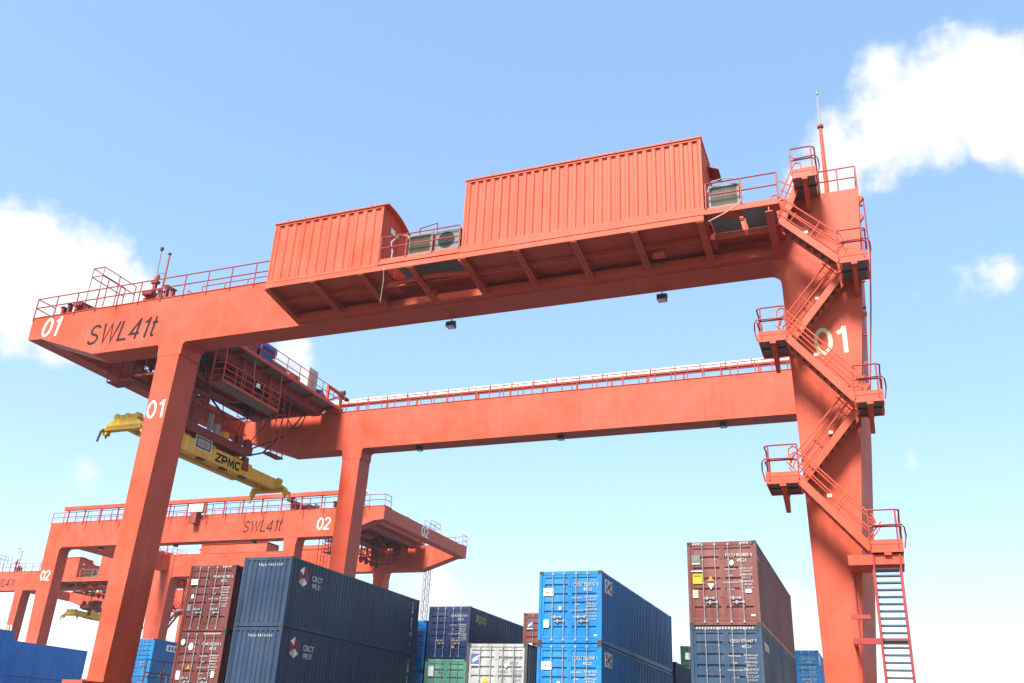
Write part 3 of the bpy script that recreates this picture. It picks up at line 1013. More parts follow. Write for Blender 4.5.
def make_trolley():
    root = empty('crane_trolley', TB)

    def Q(mb, name, m, parent=None):
        return mb.build(name, m, parent or root, origin=TB)
    for x in (-32.75, -37.3):
        mb = MB()
        mb.prism([(31.15, 21.72), (31.15, 21.9), (32.6, 22.0), (33.4, 22.35), (47.2, 22.35), (48.0, 22.0), (49.3, 21.9), (49.3, 21.72), (47.9, 21.72), (47.2, 20.75), (33.2, 20.75), (32.5, 21.72)], 'x', x - .3, x + .3)
        fb = Q(mb, 'main_beam', TROLLEY)
    for x in (-32.75, -37.3):
        for y in (31.64, 48.75):
            Q(MB().cyl((x, y, 21.38 + .22), 'y', .22, .12, 18), 'wheel', DARK)
            Q(MB().box(x - .45, x + .45, y - .2, y - .09, 21.45, 21.72).box(x - .45, x + .45, y + .09, y + .2, 21.45, 21.72), 'wheel_box', TROLLEY)
    for y in (33.4, 36.6, 40.2, 43.8, 47.0):
        Q(MB().box(-37.0, -33.05, y - .2, y + .2, 20.85, 21.5), 'cross_beam', TROLLEY)
    # winch deck with drums and motors
    Q(MB().box(-36.95, -33.1, 33.0, 47.4, 21.52, 21.58), 'winch_deck', DARK)
    for y in (37.4, 42.4):
        dr = Q(MB().cyl((-35.2, y, 22.3), 'y', .48, 2.3, 20), 'rope_drum', TROLLEY)
        Q(MB().cyl((-35.2, y - 1.2, 22.3), 'y', .6, .06, 20).cyl((-35.2, y + 1.2, 22.3), 'y', .6, .06, 20), 'drum_flange', DARK, dr)
    # outer walkway
    Q(MB().box(-32.42, -31.5, 32.6, 48.3, 21.36, 21.42).box(-31.55, -31.49, 32.6, 48.3, 21.3, 21.5), 'walkway', ORANGE)
    for k in range(7):
        y = 33.2 + k * 2.35
        Q(MB().box(-32.45, -31.56, y - .05, y + .05, 21.18, 21.35), 'walkway_bracket', TROLLEY)
    for k in range(6):
        Q(MB().box(-32.35, -31.6, 33.32 + k * 2.35, 35.43 + k * 2.35, 21.345, 21.358), 'floor_plate', GRATE)
    ob = MB()
    for hh in (1.05, .55):
        ob.tube([(-31.5, 32.6, 21.42 + hh), (-31.5, 48.3, 21.42 + hh)], .026, 6)
    rl = Q(ob, 'guard_rail', ORANGE)
    pm = MB().tube([(0, 0, 0), (0, 0, 1.05)], .026, 6).mesh('post')
    for k in range(13):
        put('post', pm, ORANGE, rl, Vector((-31.5, 32.6 + k * 15.7 / 12, 21.42)) - TB)
    # motors, cabinet, buffer frame
    m = Q(MB().cyl((-31.95, 40.0, 22.35), 'y', .36, 1.5, 14).box(-32.2, -31.7, 39.5, 40.5, 21.42, 22.1), 'hoist_motor', BLUEM)
    for k in range(7):
        Q(MB().cyl((-31.95, 39.4 + k * .2, 22.35), 'y', .40, .05, 14), 'motor_fin', BLUEM, m)
    Q(MB().box(-32.3, -31.75, 38.2, 39.1, 21.42, 22.6), 'gear_box', TROLLEY)
    Q(MB().box(-32.3, -31.7, 36.4, 37.8, 21.42, 22.3), 'gear_box', TROLLEY)
    c = Q(MB().box(-32.3, -31.72, 44.3, 45.3, 21.45, 22.95), 'switch_cabinet', CABINET)
    Q(MB().box(-31.72, -31.70, 44.36, 44.78, 21.6, 22.85).box(-31.72, -31.70, 44.82, 45.24, 21.6, 22.85), 'cabinet_door', CABINET, c)
    Q(MB().box(-32.3, -31.9, 42.6, 43.2, 21.42, 21.95), 'junction_box', ORANGE)
    Q(MB().cyl((-31.8, 45.9, 21.7), 'z', .2, .5, 12), 'oil_can', BLUEM)
    bf = MB()
    for y in (46.6, 48.2):
        bf.bar((-31.7, y, 21.42), (-31.7, y, 22.5), .16, .16)
    bf.bar((-31.7, 46.5, 22.5), (-31.7, 48.3, 22.5), .16, .18)
    bf.bar((-31.7, 46.6, 21.5), (-31.7, 48.2, 22.4), .1, .1)
    Q(bf, 'buffer_frame', ORANGE)
    Q(MB().cyl((-31.7, 48.6, 22.4), 'y', .14, .7, 10).cyl((-31.9, 48.5, 22.75), 'x', .16, .5, 10), 'buffer', DARK)
    # lower service gallery
    gl = Q(MB().box(-32.35, -31.5, 36.4, 41.5, 18.92, 18.98).box(-31.53, -31.47, 36.4, 41.5, 18.9, 19.06), 'service_gallery', ORANGE)
    Q(MB().box(-32.25, -31.6, 36.5, 38.9, 18.9, 18.915).box(-32.25, -31.6, 39.0, 41.4, 18.9, 18.915), 'grating', GRATE, gl)
    gg = MB()
    for hh in (1.1, .72, .36):
        gg.tube([(-32.3, 36.4, 18.95 + hh), (-31.5, 36.4, 18.95 + hh), (-31.5, 41.5, 18.95 + hh), (-32.3, 41.5, 18.95 + hh)], .034, 6)
    for y in (36.4, 37.4, 38.2, 39.0, 39.9, 40.7, 41.5):
        gg.tube([(-31.5, y, 18.92), (-31.5, y, 20.05)], .036, 6)
    for y in (36.4, 38.9, 41.5):
        gg.bar((-32.3, y, 18.92), (-32.3, y, 21.3), .07, .07)
        gg.bar((-31.5, y, 20.0), (-31.6, y, 21.3), .05, .05)
    Q(gg, 'hanger_rail', ORANGE, gl)
    Q(MB().box(-31.47, -31.40, 39.2, 39.45, 19.6, 19.85), 'notice_plate', WHITE, gl)
    # hanging ladder down to the far girder
    hl = MB()
    for y in (42.75, 43.9):
        hl.tube([(-32.5, y + .1, 21.3), (-32.5, y, 16.95)], .042, 6)
        hl.tube([(-32.9, y + .1, 21.3), (-32.9, y, 16.95)], .03, 6)
    ho = Q(hl, 'hanging_ladder', RAIL)
    for k in range(9):
        z = 17.3 + k * .42
        Q(MB().tube([(-32.5, 42.78, z), (-32.5, 43.4, z)], .02, 5), 'rung', RAIL, ho)
    Q(MB().tube([(-32.5, 43.35, 16.95), (-32.5, 43.35, 21.2)], .024, 5), 'stile', RAIL, ho)
    Q(MB().box(-32.95, -32.45, 42.6, 44.0, 16.86, 16.95), 'foot_plate', TROLLEY, ho)
    # underslung electrics and sheaves: dark busy underside
    for (x, y, z, a, b, c2) in ((-36.4, 34.4, 20.2, .5, .8, .6), (-34.2, 35.4, 20.0, .4, .5, .8), (-33.6, 34.0, 20.3, .35, .7, .5), (-36.2, 45.4, 20.6, .4, .4, .3), (-34.4, 39.0, 20.6, .5, 1.2, .35), (-36.2, 41.5, 20.6, .5, 1.0, .3)):
        Q(MB().box(x - a, x + a, y - b, y + b, z - c2, 20.86), 'electrical_box', TROLLEY)
    for y in (35.6, 38.0, 42.4, 44.8):
        for x in (-36.4, -33.7):
            Q(MB().cyl((x, y, 20.75), 'x', .36, .1, 16), 'sheave', DARK)
    br = MB()
    for x in (-36.6, -33.4):
        br.bar((x, 33.5, 20.9), (x, 36.8, 19.4), .09, .09)
        br.bar((x, 36.8, 19.4), (x, 40.2, 20.9), .09, .09)
        br.bar((x, 40.2, 20.9), (x, 43.4, 19.5), .09, .09)
        br.bar((x, 43.4, 19.5), (x, 46.8, 20.9), .09, .09)
        br.bar((x, 36.8, 19.4), (x, 43.4, 19.5), .08, .08)
    Q(br, 'truss', TROLLEY)
    hf = MB()
    for x in (-33.9, -36.0):
        for y in (34.6, 35.8, 37.0, 38.2):
            hf.bar((x, y, 20.86), (x, y, 18.9), .10, .10)
        hf.bar((x, 34.4, 18.9), (x, 38.4, 18.9), .14, .2)
        hf.bar((x, 34.6, 19.9), (x, 38.2, 19.9), .08, .1)
        for y in (34.6, 35.8, 37.0):
            hf.bar((x, y, 18.95), (x, y + 1.2, 19.9), .06, .06)
            hf.bar((x, y + 1.2, 19.9), (x, y, 20.85), .06, .06)
    for y in (34.6, 38.2):
        hf.bar((-33.9, y, 18.95), (-36.0, y, 18.95), .1, .14)
    Q(hf, 'hoist_frame', TROLLEY)
    for k in range(6):
        y = 34.2 + k * 2.1
        Q(MB().tube([(-33.3, y, 20.7), (-33.3, y + .35, 19.8), (-33.3, y + 1.05, 19.45), (-33.3, y + 1.75, 19.8), (-33.3, y + 2.1, 20.7)], .04, 6), 'festoon_cable', BLACK)
    for k in range(4):
        Q(MB().cyl((-34.0, 34.9 + k * 1.1, 18.75), 'x', .33, .12, 16), 'sheave', TROLLEY)
    # far and near side rails, seen through the frame
    sr = MB()
    for hh in (1.05, .55):
        sr.tube([(-38.2, 32.6, 21.42 + hh), (-38.2, 48.3, 21.42 + hh)], .026, 6)
    for k in range(11):
        sr.tube([(-38.2, 32.6 + k * 1.57, 21.42), (-38.2, 32.6 + k * 1.57, 22.47)], .026, 6)
    Q(sr, 'guard_rail', RAIL)
    Q(MB().box(-38.22, -37.62, 32.6, 48.3, 21.36, 21.42), 'walkway', ORANGE)
    return root


trolley = make_trolley()
tag(trolley, 'red hoist trolley with blue motor and service gallery on crane 01', 'crane trolley', 'hoist trolleys on the cranes')

# ------------------------------------------------------------------ spreader
SB = Vector((-34.95, 40.2, 15.5))


def make_spreader():
    root = empty('container_spreader', SB)

    def Q(mb, name, m, parent=None):
        return mb.build(name, m, parent or root, origin=SB)
    xa, xb = -35.65, -34.3
    zb, zt = 15.66, 16.5
    # main body: two box beams and skin
    body = MB()
    body.prism([(36.6, zb + .06), (36.6, zt), (43.6, zt), (43.6, zb), (37.6, zb)], 'x', xb - .42, xb)
    body.prism([(36.6, zb + .06), (36.6, zt), (43.6, zt), (43.6, zb), (37.6, zb)], 'x', xa, xa + .42)
    body.box(xa + .42, xb - .42, 36.8, 43.4, zb + .1, zt - .1)
    bo = Q(body, 'main_frame', YELLOW)
    # telescopic arms
    for x in (xb - .36, xa + .08):
        Q(MB().box(x, x + .28, 43.6, 46.35, zb + .08, zt - .1), 'telescopic_arm', YELLOW)
        Q(MB().prism([(36.6, zb + .12), (36.6, zt - .1), (34.1, zt - .1), (34.1, zb + .2)], 'x', x, x + .28), 'telescopic_arm', YELLOW)
    # end beams, twistlock housings, flippers
    for ye, s in ((33.95, -1), (46.45, 1)):
        eb = Q(MB().prism([(-36.17, 15.62), (-36.17, 15.86), (-35.6, 16.2), (-34.3, 16.2), (-33.73, 15.86), (-33.73, 15.62)], 'y', ye - .2, ye + .2), 'end_beam', YELLOW)
        st = MB()
        for k in range(15):
            x = -36.1 + k * .155
            st.add([(x, ye - .204, 15.64), (x + .075, ye - .204, 15.64), (x + .155, ye - .204, 15.84), (x + .08, ye - .204, 15.84)], [(0, 1, 2, 3)])
        Q(st, 'hazard_stripes', BLACKL, eb)
        for x in (-36.17, -33.73):
            Q(MB().box(x - .12, x + .12, ye - .14, ye + .14, 15.4, 15.7), 'twistlock_housing', YELLOW, eb)
            Q(MB().cyl((x, ye, 15.33), 'z', .05, .14, 8), 'twistlock', DARK, eb)
            sg = -1 if x < -35 else 1
            Q(MB().prism([(x, 15.72), (x + sg * .22, 15.62), (x + sg * .34, 15.05), (x + sg * .25, 15.03), (x + sg * .12, 15.5), (x - sg * .02, 15.56)], 'y', ye + s * .2, ye + s * .26), 'flipper', DARK if s < 0 else YELLOW, eb)
        for x in (-35.6, -34.9, -34.3):
            Q(MB().cyl((x, ye, 16.33), 'y', .17, .32, 12), 'end_drum', YELLOW, eb)
        Q(MB().box(-35.55, -34.35, ye - .13, ye + .13, 16.2, 16.42), 'valve_cover', YELLOW, eb)
    # notice board and lettering on the side
    Q(MB().box(xb + .003, xb + .03, 38.35, 39.75, 16.05, 16.78), 'board_frame', WHITE)
    Q(MB().box(xb + .03, xb + .036, 38.42, 39.68, 16.11, 16.72), 'notice_board', DARK)
    Q(MB().box(xb + .036, xb + .040, 38.52, 39.58, 16.19, 16.64), 'board_face', CABINET)
    for k in range(3):
        Q(MB().box(xb + .040, xb + .043, 38.8 + k * .22, 38.9 + k * .22, 16.28, 16.5), 'board_mark', GRATE)
    sign('ZPMC', .52, BLACKL, root, Vector((xb + .003, 41.35, 16.06)) - SB, '+x', t=.24, xs=1.15)
    MB().box(xb + .003, xb + .012, 42.95, 43.2, 16.1, 16.35).build('notice_plate', BLACKL, root, origin=SB)
    Q(MB().box(xb - .3, xb + .1, 36.7, 37.3, zt, zt + .35), 'valve_block', YELLOW)
    for y in (38.0, 40.2, 42.6):
        Q(MB().box(xa + .3, xb - .3, y - .3, y + .3, zt, zt + .24), 'lug_block', YELLOW)
    for y in (37.2, 39.2, 41.2, 43.0):
        Q(MB().box(xb - .3, xb - .02, y - .25, y + .25, zb - .1, zb), 'hose_tray', DARK)
    # headblock
    hb = MB()
    hb.prism([(35.9, 16.95), (36.6, 16.78), (42.4, 16.78), (43.2, 16.95), (43.2, 17.4), (42.4, 17.25), (36.6, 17.25), (35.9, 17.45)], 'x', -35.75, -34.15)
    ho = Q(hb, 'headblock', TROLLEY)
    for y in (36.3, 37.4, 42.0, 42.9):
        for x in (-35.5, -34.35):
            Q(MB().cyl((x, y, 17.55), 'x', .38, .12, 18), 'sheave', TROLLEY, ho)
            Q(MB().box(x - .12, x - .075, y - .25, y + .25, 17.1, 17.75).box(x + .075, x + .12, y - .25, y + .25, 17.1, 17.75), 'sheave_cheek', TROLLEY, ho)
    Q(MB().tube([(-34.75, 37.9, 17.25), (-34.75, 37.9, 18.15)], .62, 18, .70), 'cable_basket', TROLLEY, ho)
    Q(MB().tube([(-34.3, 39.3, 17.25), (-34.3, 39.3, 18.3)], .14, 10), 'hose_reel_post', GALV, ho)
    for k in range(3):
        fr = MB().tube([(-34.2, 40.9 + k * .45, 17.25), (-34.2, 40.9 + k * .45, 18.0), (-35.4, 40.9 + k * .45, 18.0), (-35.4, 40.9 + k * .45, 17.25)], .04, 6)
        Q(fr, 'hoop_frame', ORANGE, ho)
    Q(MB().tube([(-34.2, 40.5, 18.0), (-34.2, 42.4, 18.0)], .04, 6), 'hoop_rail', ORANGE, ho)
    Q(MB().box(-34.4, -34.18, 39.7, 40.1, 17.25, 17.85), 'valve_block', GALV, ho)
    Q(MB().box(-34.5, -34.1, 40.4, 40.8, 17.25, 17.6), 'lamp', YELLOW, ho)
    for y in (36.4, 42.9):
        Q(MB().prism([(y - .3, 16.0), (y + .3, 16.0), (y + .18, 16.8), (y - .18, 16.8)], 'x', xb - .2, xb + .08), 'hanger_link', TROLLEY, ho)
    # eight hoist ropes up to the trolley sheaves
    for y0, y1 in ((36.3, 35.6), (37.4, 38.0), (42.0, 42.4), (42.9, 44.8)):
        for x0, x1 in ((-35.5, -36.4), (-34.35, -33.7)):
            Q(MB().tube([(x0, y0, 17.6), (x1, y1, 20.75)], .03, 5), 'rope', ROPE)
    for k in range(6):
        y = 35.2 + k * .62
        Q(MB().tube([(-34.2, y + .5, 17.6), (-33.95, y, 18.8)], .026, 5), 'rope', ROPE)
    Q(MB().tube([(-34.3, 43.0, 17.3), (-33.5, 45.4, 18.9), (-33.4, 46.8, 20.9)], .05, 6).tube([(-34.2, 42.9, 16.9), (-34.0, 44.0, 17.4), (-33.5, 44.5, 18.4)], .06, 6), 'control_cable', DARK)
    return root


spreader = make_spreader()
tag(spreader, 'yellow container spreader with red headblock hanging under crane 01', 'spreader', 'yellow container spreaders')


def turned(o, rt, dx=0.0):
    c = copy_tree(o)
    l = Vector(o.location) - B
    c.location = Vector((rt.location.x - l.x + dx, rt.location.y - l.y, l.z))
    c.rotation_euler = (0, 0, math.pi)
    return c


t2 = turned(trolley, crane2, -2.6)
tag(t2, 'hoist trolley on crane 02 behind the near slim leg', 'crane trolley')
t3 = copy_tree(trolley)
t3.location = trolley.location + Vector((-68.3, 64.2, 0))
tag(t3, 'hoist trolley on the farthest crane, glimpsed between orange legs', 'crane trolley', 'hoist trolleys on the cranes')
s3 = copy_tree(spreader)
s3.location = spreader.location + Vector((-68.3, 64.2, 0))
tag(s3, 'small distant yellow spreader above the blue containers at left', 'spreader', 'yellow container spreaders')

# ------------------------------------------------------------------ containers
W = 2.438
LN = 12.192
CM = {}


def cmesh(key, fn):
    if key not in CM:
        CM[key] = fn().mesh(key[0])
    return CM[key]


def m_frame(H, front):
    mb = MB()
    p = .115
    for x in (0, W - p):
        for y in (0, LN - p):
            mb.box(x, x + p, y, y + p, .118, H - .118)
    mb.box(p, W - p, .02, .10, H - .13, H - .006)          # front header
    mb.box(p, W - p, .02, .12, .02, .16)                    # front sill
    mb.box(p, W - p, LN - .1, LN - .02, H - .12, H - .006).box(p, W - p, LN - .12, LN - .02, .02, .16)
    for x0, x1 in ((.006, .07), (W - .07, W - .006)):
        mb.box(x0, x1, p, LN - p, H - .075, H - .012)
        mb.box(x0, x1, p, LN - p, .02, .17)
    mb.box(.07, W - .07, .12, LN - .12, .10, .16)           # floor
    return mb


def m_side(H):
    mb = corrugated(.115, LN - .115, .16, H - .07, 0, pitch=.272, depth=.036)
    return mb                                               # runs along +x, faces -y


def m_end(H):
    return corrugated(.115, W - .115, .15, H - .12, 0, pitch=.25, depth=.04)


def m_roof(H):
    mb = MB()
    n = 44
    a, b = .06, LN - .06
    vs, fs = [], []
    for i in range(n + 1):
        y = a + (b - a) * i / n
        z = H - .03 + (.018 if i % 2 else 0)
        vs += [(.065, y, z), (W - .065, y, z)]
    for i in range(n):
        fs.append((2 * i, 2 * i + 1, 2 * i + 3, 2 * i + 2))
    return mb.add(vs, fs)


def m_door(H):
    """one leaf, width .98, hinge at x=0; panel folded with horizontal grooves"""
    w = 1.095
    mb = MB()
    z0, z1 = .17, H - .14
    y = .05
    st = .085
    mb.box(0, st, y - .02, y + .03, z0, z1).box(w - st, w, y - .02, y + .03, z0, z1)
    mb.box(st, w - st, y - .02, y + .03, z0, z0 + .09).box(st, w - st, y - .02, y + .03, z1 - .09, z1)
    zs = [(z0 + .09, .012)]
    h = z1 - z0 - .18
    for fr in (.14, .40, .55, .70, .86):
        c = z0 + .09 + h * fr
        zs += [(c - .06, -.004), (c - .042, .04), (c + .042, .04), (c + .06, -.004)]
    zs.append((z1 - .09, .012))
    vs = [(st, y + d, z) for z, d in zs] + [(w - st, y + d, z) for z, d in zs]
    k = len(zs)
    mb.add(vs, [(i, k + i, k + i + 1, i + 1) for i in range(k - 1)])
    for fr in (.08, .32, .58, .84):
        c = z0 + (z1 - z0) * fr
        mb.box(-.10, .02, y - .035, y - .0205, c - .05, c + .05)   # hinge blade
    return mb


def m_bar(H):
    mb = MB().tube([(0, 0, .1), (0, 0, H - .08)], .0165, 8)
    for z in (.13, H - .1):
        mb.box(-.035, .035, -.02, .03, z - .04, z + .04)
    for fr in (.22, .5, .78):
        mb.box(-.03, .03, -.012, .03, H * fr - .02, H * fr + .02)
    return mb


def m_handle():
    return MB().bar((0, 0, 0), (.34, 0, .01), .03, .035).box(.33, .40, -.02, .03, -.04, .05).box(.1, .16, -.01, .03, -.06, .07)


def m_cast():
    return MB().box(0, .162, 0, .178, 0, .118)


def m_hole():
    return MB().prism([(-.04, -.026), (.04, -.026), (.052, 0), (.04, .026), (-.04, .026), (-.052, 0)], 'y', -.0015, 0)


HANDLE = None


def container(x, y, z, H, m, label, front='door', group=None, rod=None, frame_m=None, simple=False, door_m=None):
    root = empty('shipping_container', (x, y, z))
    tag(root, label, 'container', group)
    fm = frame_m or m
    put('frame', cmesh(('frame', H), lambda: m_frame(H, front)), fm, root)
    side = cmesh(('side_wall', H), lambda: m_side(H))
    # right wall faces +x, left wall faces -x
    put('side_wall', side, m, root, (W - .012, 0, 0), (0, 0, math.pi / 2))
    put('side_wall', side, m, root, (.012, LN, 0), (0, 0, -math.pi / 2))
    put('roof', cmesh(('roof', H), lambda: m_roof(H)), m, root)
    endm = cmesh(('end_wall', H), lambda: m_end(H))
    put('end_wall', endm, m, root, (W, LN - .03, 0), (0, 0, math.pi))
    if front == 'end':
        put('end_wall', endm, m, root, (0, .022, 0))
    else:
        dm = cmesh(('door', H), lambda: m_door(H))
        rod = rod or ROD
        bar = cmesh(('locking_bar', H), lambda: m_bar(H))
        hd = cmesh(('handle', 1), m_handle)
        for s in (0, 1):
            d = put('door', dm, door_m or m, root, (.122, 0, 0) if s == 0 else (W - .122 - 1.095, 0, 0))
            for xx in ((.42, .86) if s == 0 else (.235, .675)):
                put('locking_bar', bar, rod, d, (xx, .002, 0))
                if not simple:
                    put('handle', hd, GALV if rod is ROD else rod, d, (xx - .03 if xx < .6 else xx - .36, -.006, .92 if xx < .6 else .78))
        put('gasket', cmesh(('gasket', H), lambda: MB().box(W / 2 - .012, W / 2 + .012, .055, .07, .17, H - .14).box(.116, .122, .055, .07, .17, H - .14).box(W - .122, W - .116, .055, .07, .17, H - .14)), BLACK, root)
    cm_ = cmesh(('corner_casting', 1), m_cast)
    for cx in (-.003, W - .159):
        for cy in (-.003, LN - .175):
            for cz in (0, H - .118):
                c = put('corner_casting', cm_, CASTING if not simple else fm, root, (cx, cy, cz))
                if cy < 1 and not simple:
                    put('casting_hole', cmesh(('casting_hole', 1), m_hole), BLACK, c, (.081, -.0005, .059))
    return root


def plate(root, name, cx, cz, w, h, m, face='front', off=.004, x=W):
    if face == 'front':
        return MB().box(cx - w / 2, cx + w / 2, .024 - off, .026, cz - h / 2, cz + h / 2).build(name, m, root)
    return MB().box(x - .02, x - .006 + off, cx - w / 2, cx + w / 2, cz - h / 2, cz + h / 2).build(name, m, root)


def poly(root, name, pts, m, y=.016):
    return MB().prism(pts, 'y', y, y + .004).build(name, m, root)


def door_text(root, H, lines, m, x0=1.37, big=.16, y=.018):
    """the number block of the right-hand door: id number, size code, then the weight table"""
    t1, t2, rows = lines
    m = FAINT if m is WHITE else m
    text(t1, big, m, root, (x0 + .44, y, H - .50), xs=.92, ext=.002, bold=.0)
    text(t2, big, m, root, (x0 + .54, y, H - .68), ext=.002, bold=.0)
    for k, (a, b) in enumerate(rows):
        z = H - .98 - .23 * k
        text(a, .075, m, root, (x0 + .12, y, z), ext=.002)
        text(b, .10, m, root, (x0 + .66, y, z + .03), ext=.002)
        text(b, .08, m, root, (x0 + .66, y, z - .075), ext=.002)


ROWS = [('MAX.GROSS', '32.500 KGS'), ('TARE', '3.880 KGS'), ('MAX.PAYLOAD', '28.620 KGS'), ('CU.CAP.', '76.3 CU.M')]

STEELB = paint('steel_blue_container', (0.016, 0.036, 0.074), 0.5, fade=.12, streak=.3, rust=.15, bump=.35)
SKYB = paint('bright_blue_container', (0.004, 0.14, 0.36), 0.45, fade=.08, streak=.16, rust=.1, bump=.35)
DEEPB = paint('deep_blue_container', (0.002, 0.16, 0.50), 0.45, fade=.08, streak=.16, bump=.35)
MAROON = paint('maroon_container', (0.15, 0.041, 0.033), 0.5, fade=.14, streak=.25, rust=.4, bump=.35)
BROWN = paint('brown_container', (0.115, 0.025, 0.021), 0.5, fade=.14, streak=.25, rust=.3, bump=.35)
SLATE = paint('slate_blue_container', (0.020, 0.050, 0.098), 0.5, fade=.16, streak=.3, rust=.5, bump=.35)
NAVY = paint('navy_container', (0.009, 0.022, 0.08), 0.5, fade=.12, streak=.25, rust=.2, bump=.35)
GREY = paint('grey_white_container', (0.27, 0.275, 0.262), 0.55, fade=.08, streak=.3, rust=.35, bump=.35)
GREEN = paint('mint_green_container', (0.10, 0.28, 0.21), 0.5, fade=.1, streak=.25, rust=.3, bump=.35)
DGREEN = paint('dark_green_container', (0.012, 0.085, 0.05), 0.5, fade=.1, streak=.25, rust=.2, bump=.35)
SIGNY = paint('yellow_label', (0.48, 0.30, 0.012), 0.5, fade=.05, streak=.05)
SIGNO = paint('orange_label', (0.45, 0.18, 0.012), 0.5, fade=.05, streak=.05)
SIGNC = paint('cream_label', (0.45, 0.39, 0.27), 0.5, fade=.05, streak=.05)
SIGNB = paint('indigo_label', (0.055, 0.075, 0.19), 0.5, fade=.05, streak=.05)
SIGNG = paint('grey_green_label', (0.10, 0.13, 0.13), 0.5, fade=.05, streak=.05)
SIGNR = paint('crimson_label', (0.25, 0.015, 0.03), 0.5, fade=.05, streak=.05)
GREYT = paint('grey_letter_paint', (0.13, 0.13, 0.15), 0.6)
GOLD = paint('yellow_letter_paint', (0.26, 0.20, 0.03), 0.5)
HC, STD = 2.896, 2.591
Y1, Y2, Y3 = 33.0, 46.0, 59.2


def hazard(root, H, spans):
    mb = MB()
    for a, b in spans:
        n = int((b - a) / .1)
        for k in range(n):
            x = a + k * .1
            mb.add([(x, .016, H - .10), (x + .05, .016, H - .10), (x + .09, .016, H - .035), (x + .04, .016, H - .035)], [(0, 1, 2, 3)])
    mb.build('hazard_stripes', SIGNC, root)


def wave_plate(root, cx, cz, s, back, wave):
    plate(root, 'logo_plate', cx, cz, s, s * 1.12, back, off=.006)
    poly(root, 'logo_wave', [(cx - .36 * s, cz - .22 * s), (cx - .2 * s, cz + .12 * s), (cx + .38 * s, cz + .4 * s), (cx + .38 * s, cz + .28 * s), (cx - .08 * s, cz + .05 * s)], wave, y=.012)
    poly(root, 'logo_wave', [(cx - .3 * s, cz - .3 * s), (cx - .12 * s, cz - .04 * s), (cx + .3 * s, cz + .13 * s), (cx + .3 * s, cz + .03 * s), (cx - .04 * s, cz - .12 * s)], wave, y=.012)
    plate(root, 'logo_caption', cx, cz - s * .5, s * .9, s * .1, WHITE, off=.012)


def triangle(root, cx, cz, s, m, down=False):
    k = -1 if down else 1
    poly(root, 'warning_triangle', [(cx - s / 2, cz - k * s * .4), (cx + s / 2, cz - k * s * .4), (cx, cz + k * s * .5)][::k], m)


def dot(root, cx, cz, r, m):
    poly(root, 'inspection_mark', [(cx + r * .8 * math.cos(t * math.pi / 6), cz + r * math.sin(t * math.pi / 6)) for t in range(12)], m)


# --- red over slate stack beside the tower
xr = -6.28
bot = container(xr, Y1, 0, HC, BROWN, 'lowest container of the stack nearest the stair tower', simple=True)
mid = container(xr, Y1, HC + .012, HC, SLATE, 'scuffed slate blue container under the maroon one near the stair tower', rod=ROD)
top = container(xr, Y1, 2 * HC + .024, HC, MAROON, 'maroon container with yellow square label topmost beside the stair tower', frame_m=MAROON)
door_text(mid, HC, ('GESU 573447 7', '45G1', ROWS), WHITE, big=.15)
hazard(mid, HC, [(.2, 2.2)])
text('TRITON', .34, WHITE, mid, (W + .006, 1.15, HC - .62), '+x', bold=.01, ext=.002)
door_text(top, HC, ('FSCU 850805 0', '45G1', ROWS), WHITE)
hazard(top, HC, [(.18, .55), (1.88, 2.25)])
wave_plate(top, .30, HC - .62, .30, SIGNG, GOLD)
plate(top, 'yellow_label', .34, HC - 1.30, .34, .34, SIGNY, off=.012)
plate(top, 'label_print', .34, HC - 1.20, .26, .03, BLACKL, off=.016)
plate(top, 'white_strip', .33, HC - 1.03, .42, .03, WHITE, off=.012)
plate(top, 'cream_label', .25, HC - 1.82, .19, .28, SIGNC, off=.012)
triangle(top, .80, HC - 1.30, .22, SIGNO)
triangle(top, .80, HC - 1.56, .22, WHITE, True)
dot(top, 1.55, HC - .76, .09, WHITE)
plate(top, 'white_label', 2.08, HC - 1.74, .2, .12, WHITE, off=.012)
plate(top, 'white_label', 2.2, .34, .13, .06, WHITE, off=.012)
text('F S C', .2, WHITE, top, (W + .006, .32, HC - .6), '+x', ext=.002)

# --- bright blue stack
xb_ = -11.9
names = ['lowest bright blue container of the middle stack', 'bright blue container directly under the topmost middle one', 'topmost bright blue container of the middle stack']
ids = ['LYGU 352071 8', 'LYGU 352098 1', 'LYGU 351016 8']
for k in range(3):
    c = container(xb_, Y1, k * (STD + .012), STD, SKYB, names[k], rod=ROD, group='bright blue containers of the middle stack')
    if k == 0:
        continue
    door_text(c, STD, (ids[k], '45G1', ROWS), WHITE)
    plate(c, 'logo_plate', .37, STD - .76, .40, .27, WHITE, off=.01)
    ring = MB()
    ring.tube([(.42 + .1 * math.cos(t * math.pi / 8), .012, STD - .76 + .1 * math.sin(t * math.pi / 8)) for t in range(17)], .012, 4)
    ring.build('logo_ring', GOLD, c)
    plate(c, 'logo_bar', .36, STD - .77, .2, .03, SIGNR, off=.016)
    dot(c, .83, STD - 1.35, .07, WHITE)
    plate(c, 'white_label', .31, STD - 1.90, .19, .28, WHITE, off=.01)
    plate(c, 'white_label', 2.2, .28, .1, .05, WHITE, off=.012)
    plate(c, 'logo_plate', .95, STD - .48, .90, .50, WHITE, 'side', off=.012)
    sd = MB()
    for yy, zz in ((.65, .12), (1.2, .12), (.65, -.12), (1.2, -.12)):
        sd.box(W + .0065, W + .010, yy - .10, yy + .10, STD - .48 + zz - .07, STD - .48 + zz + .07)
    sd.build('logo_mark', SIGNB, c)
    sd = MB().box(W + .0065, W + .010, .80, 1.08, STD - .56, STD - .40)
    sd.build('logo_mark', SIGNR, c)

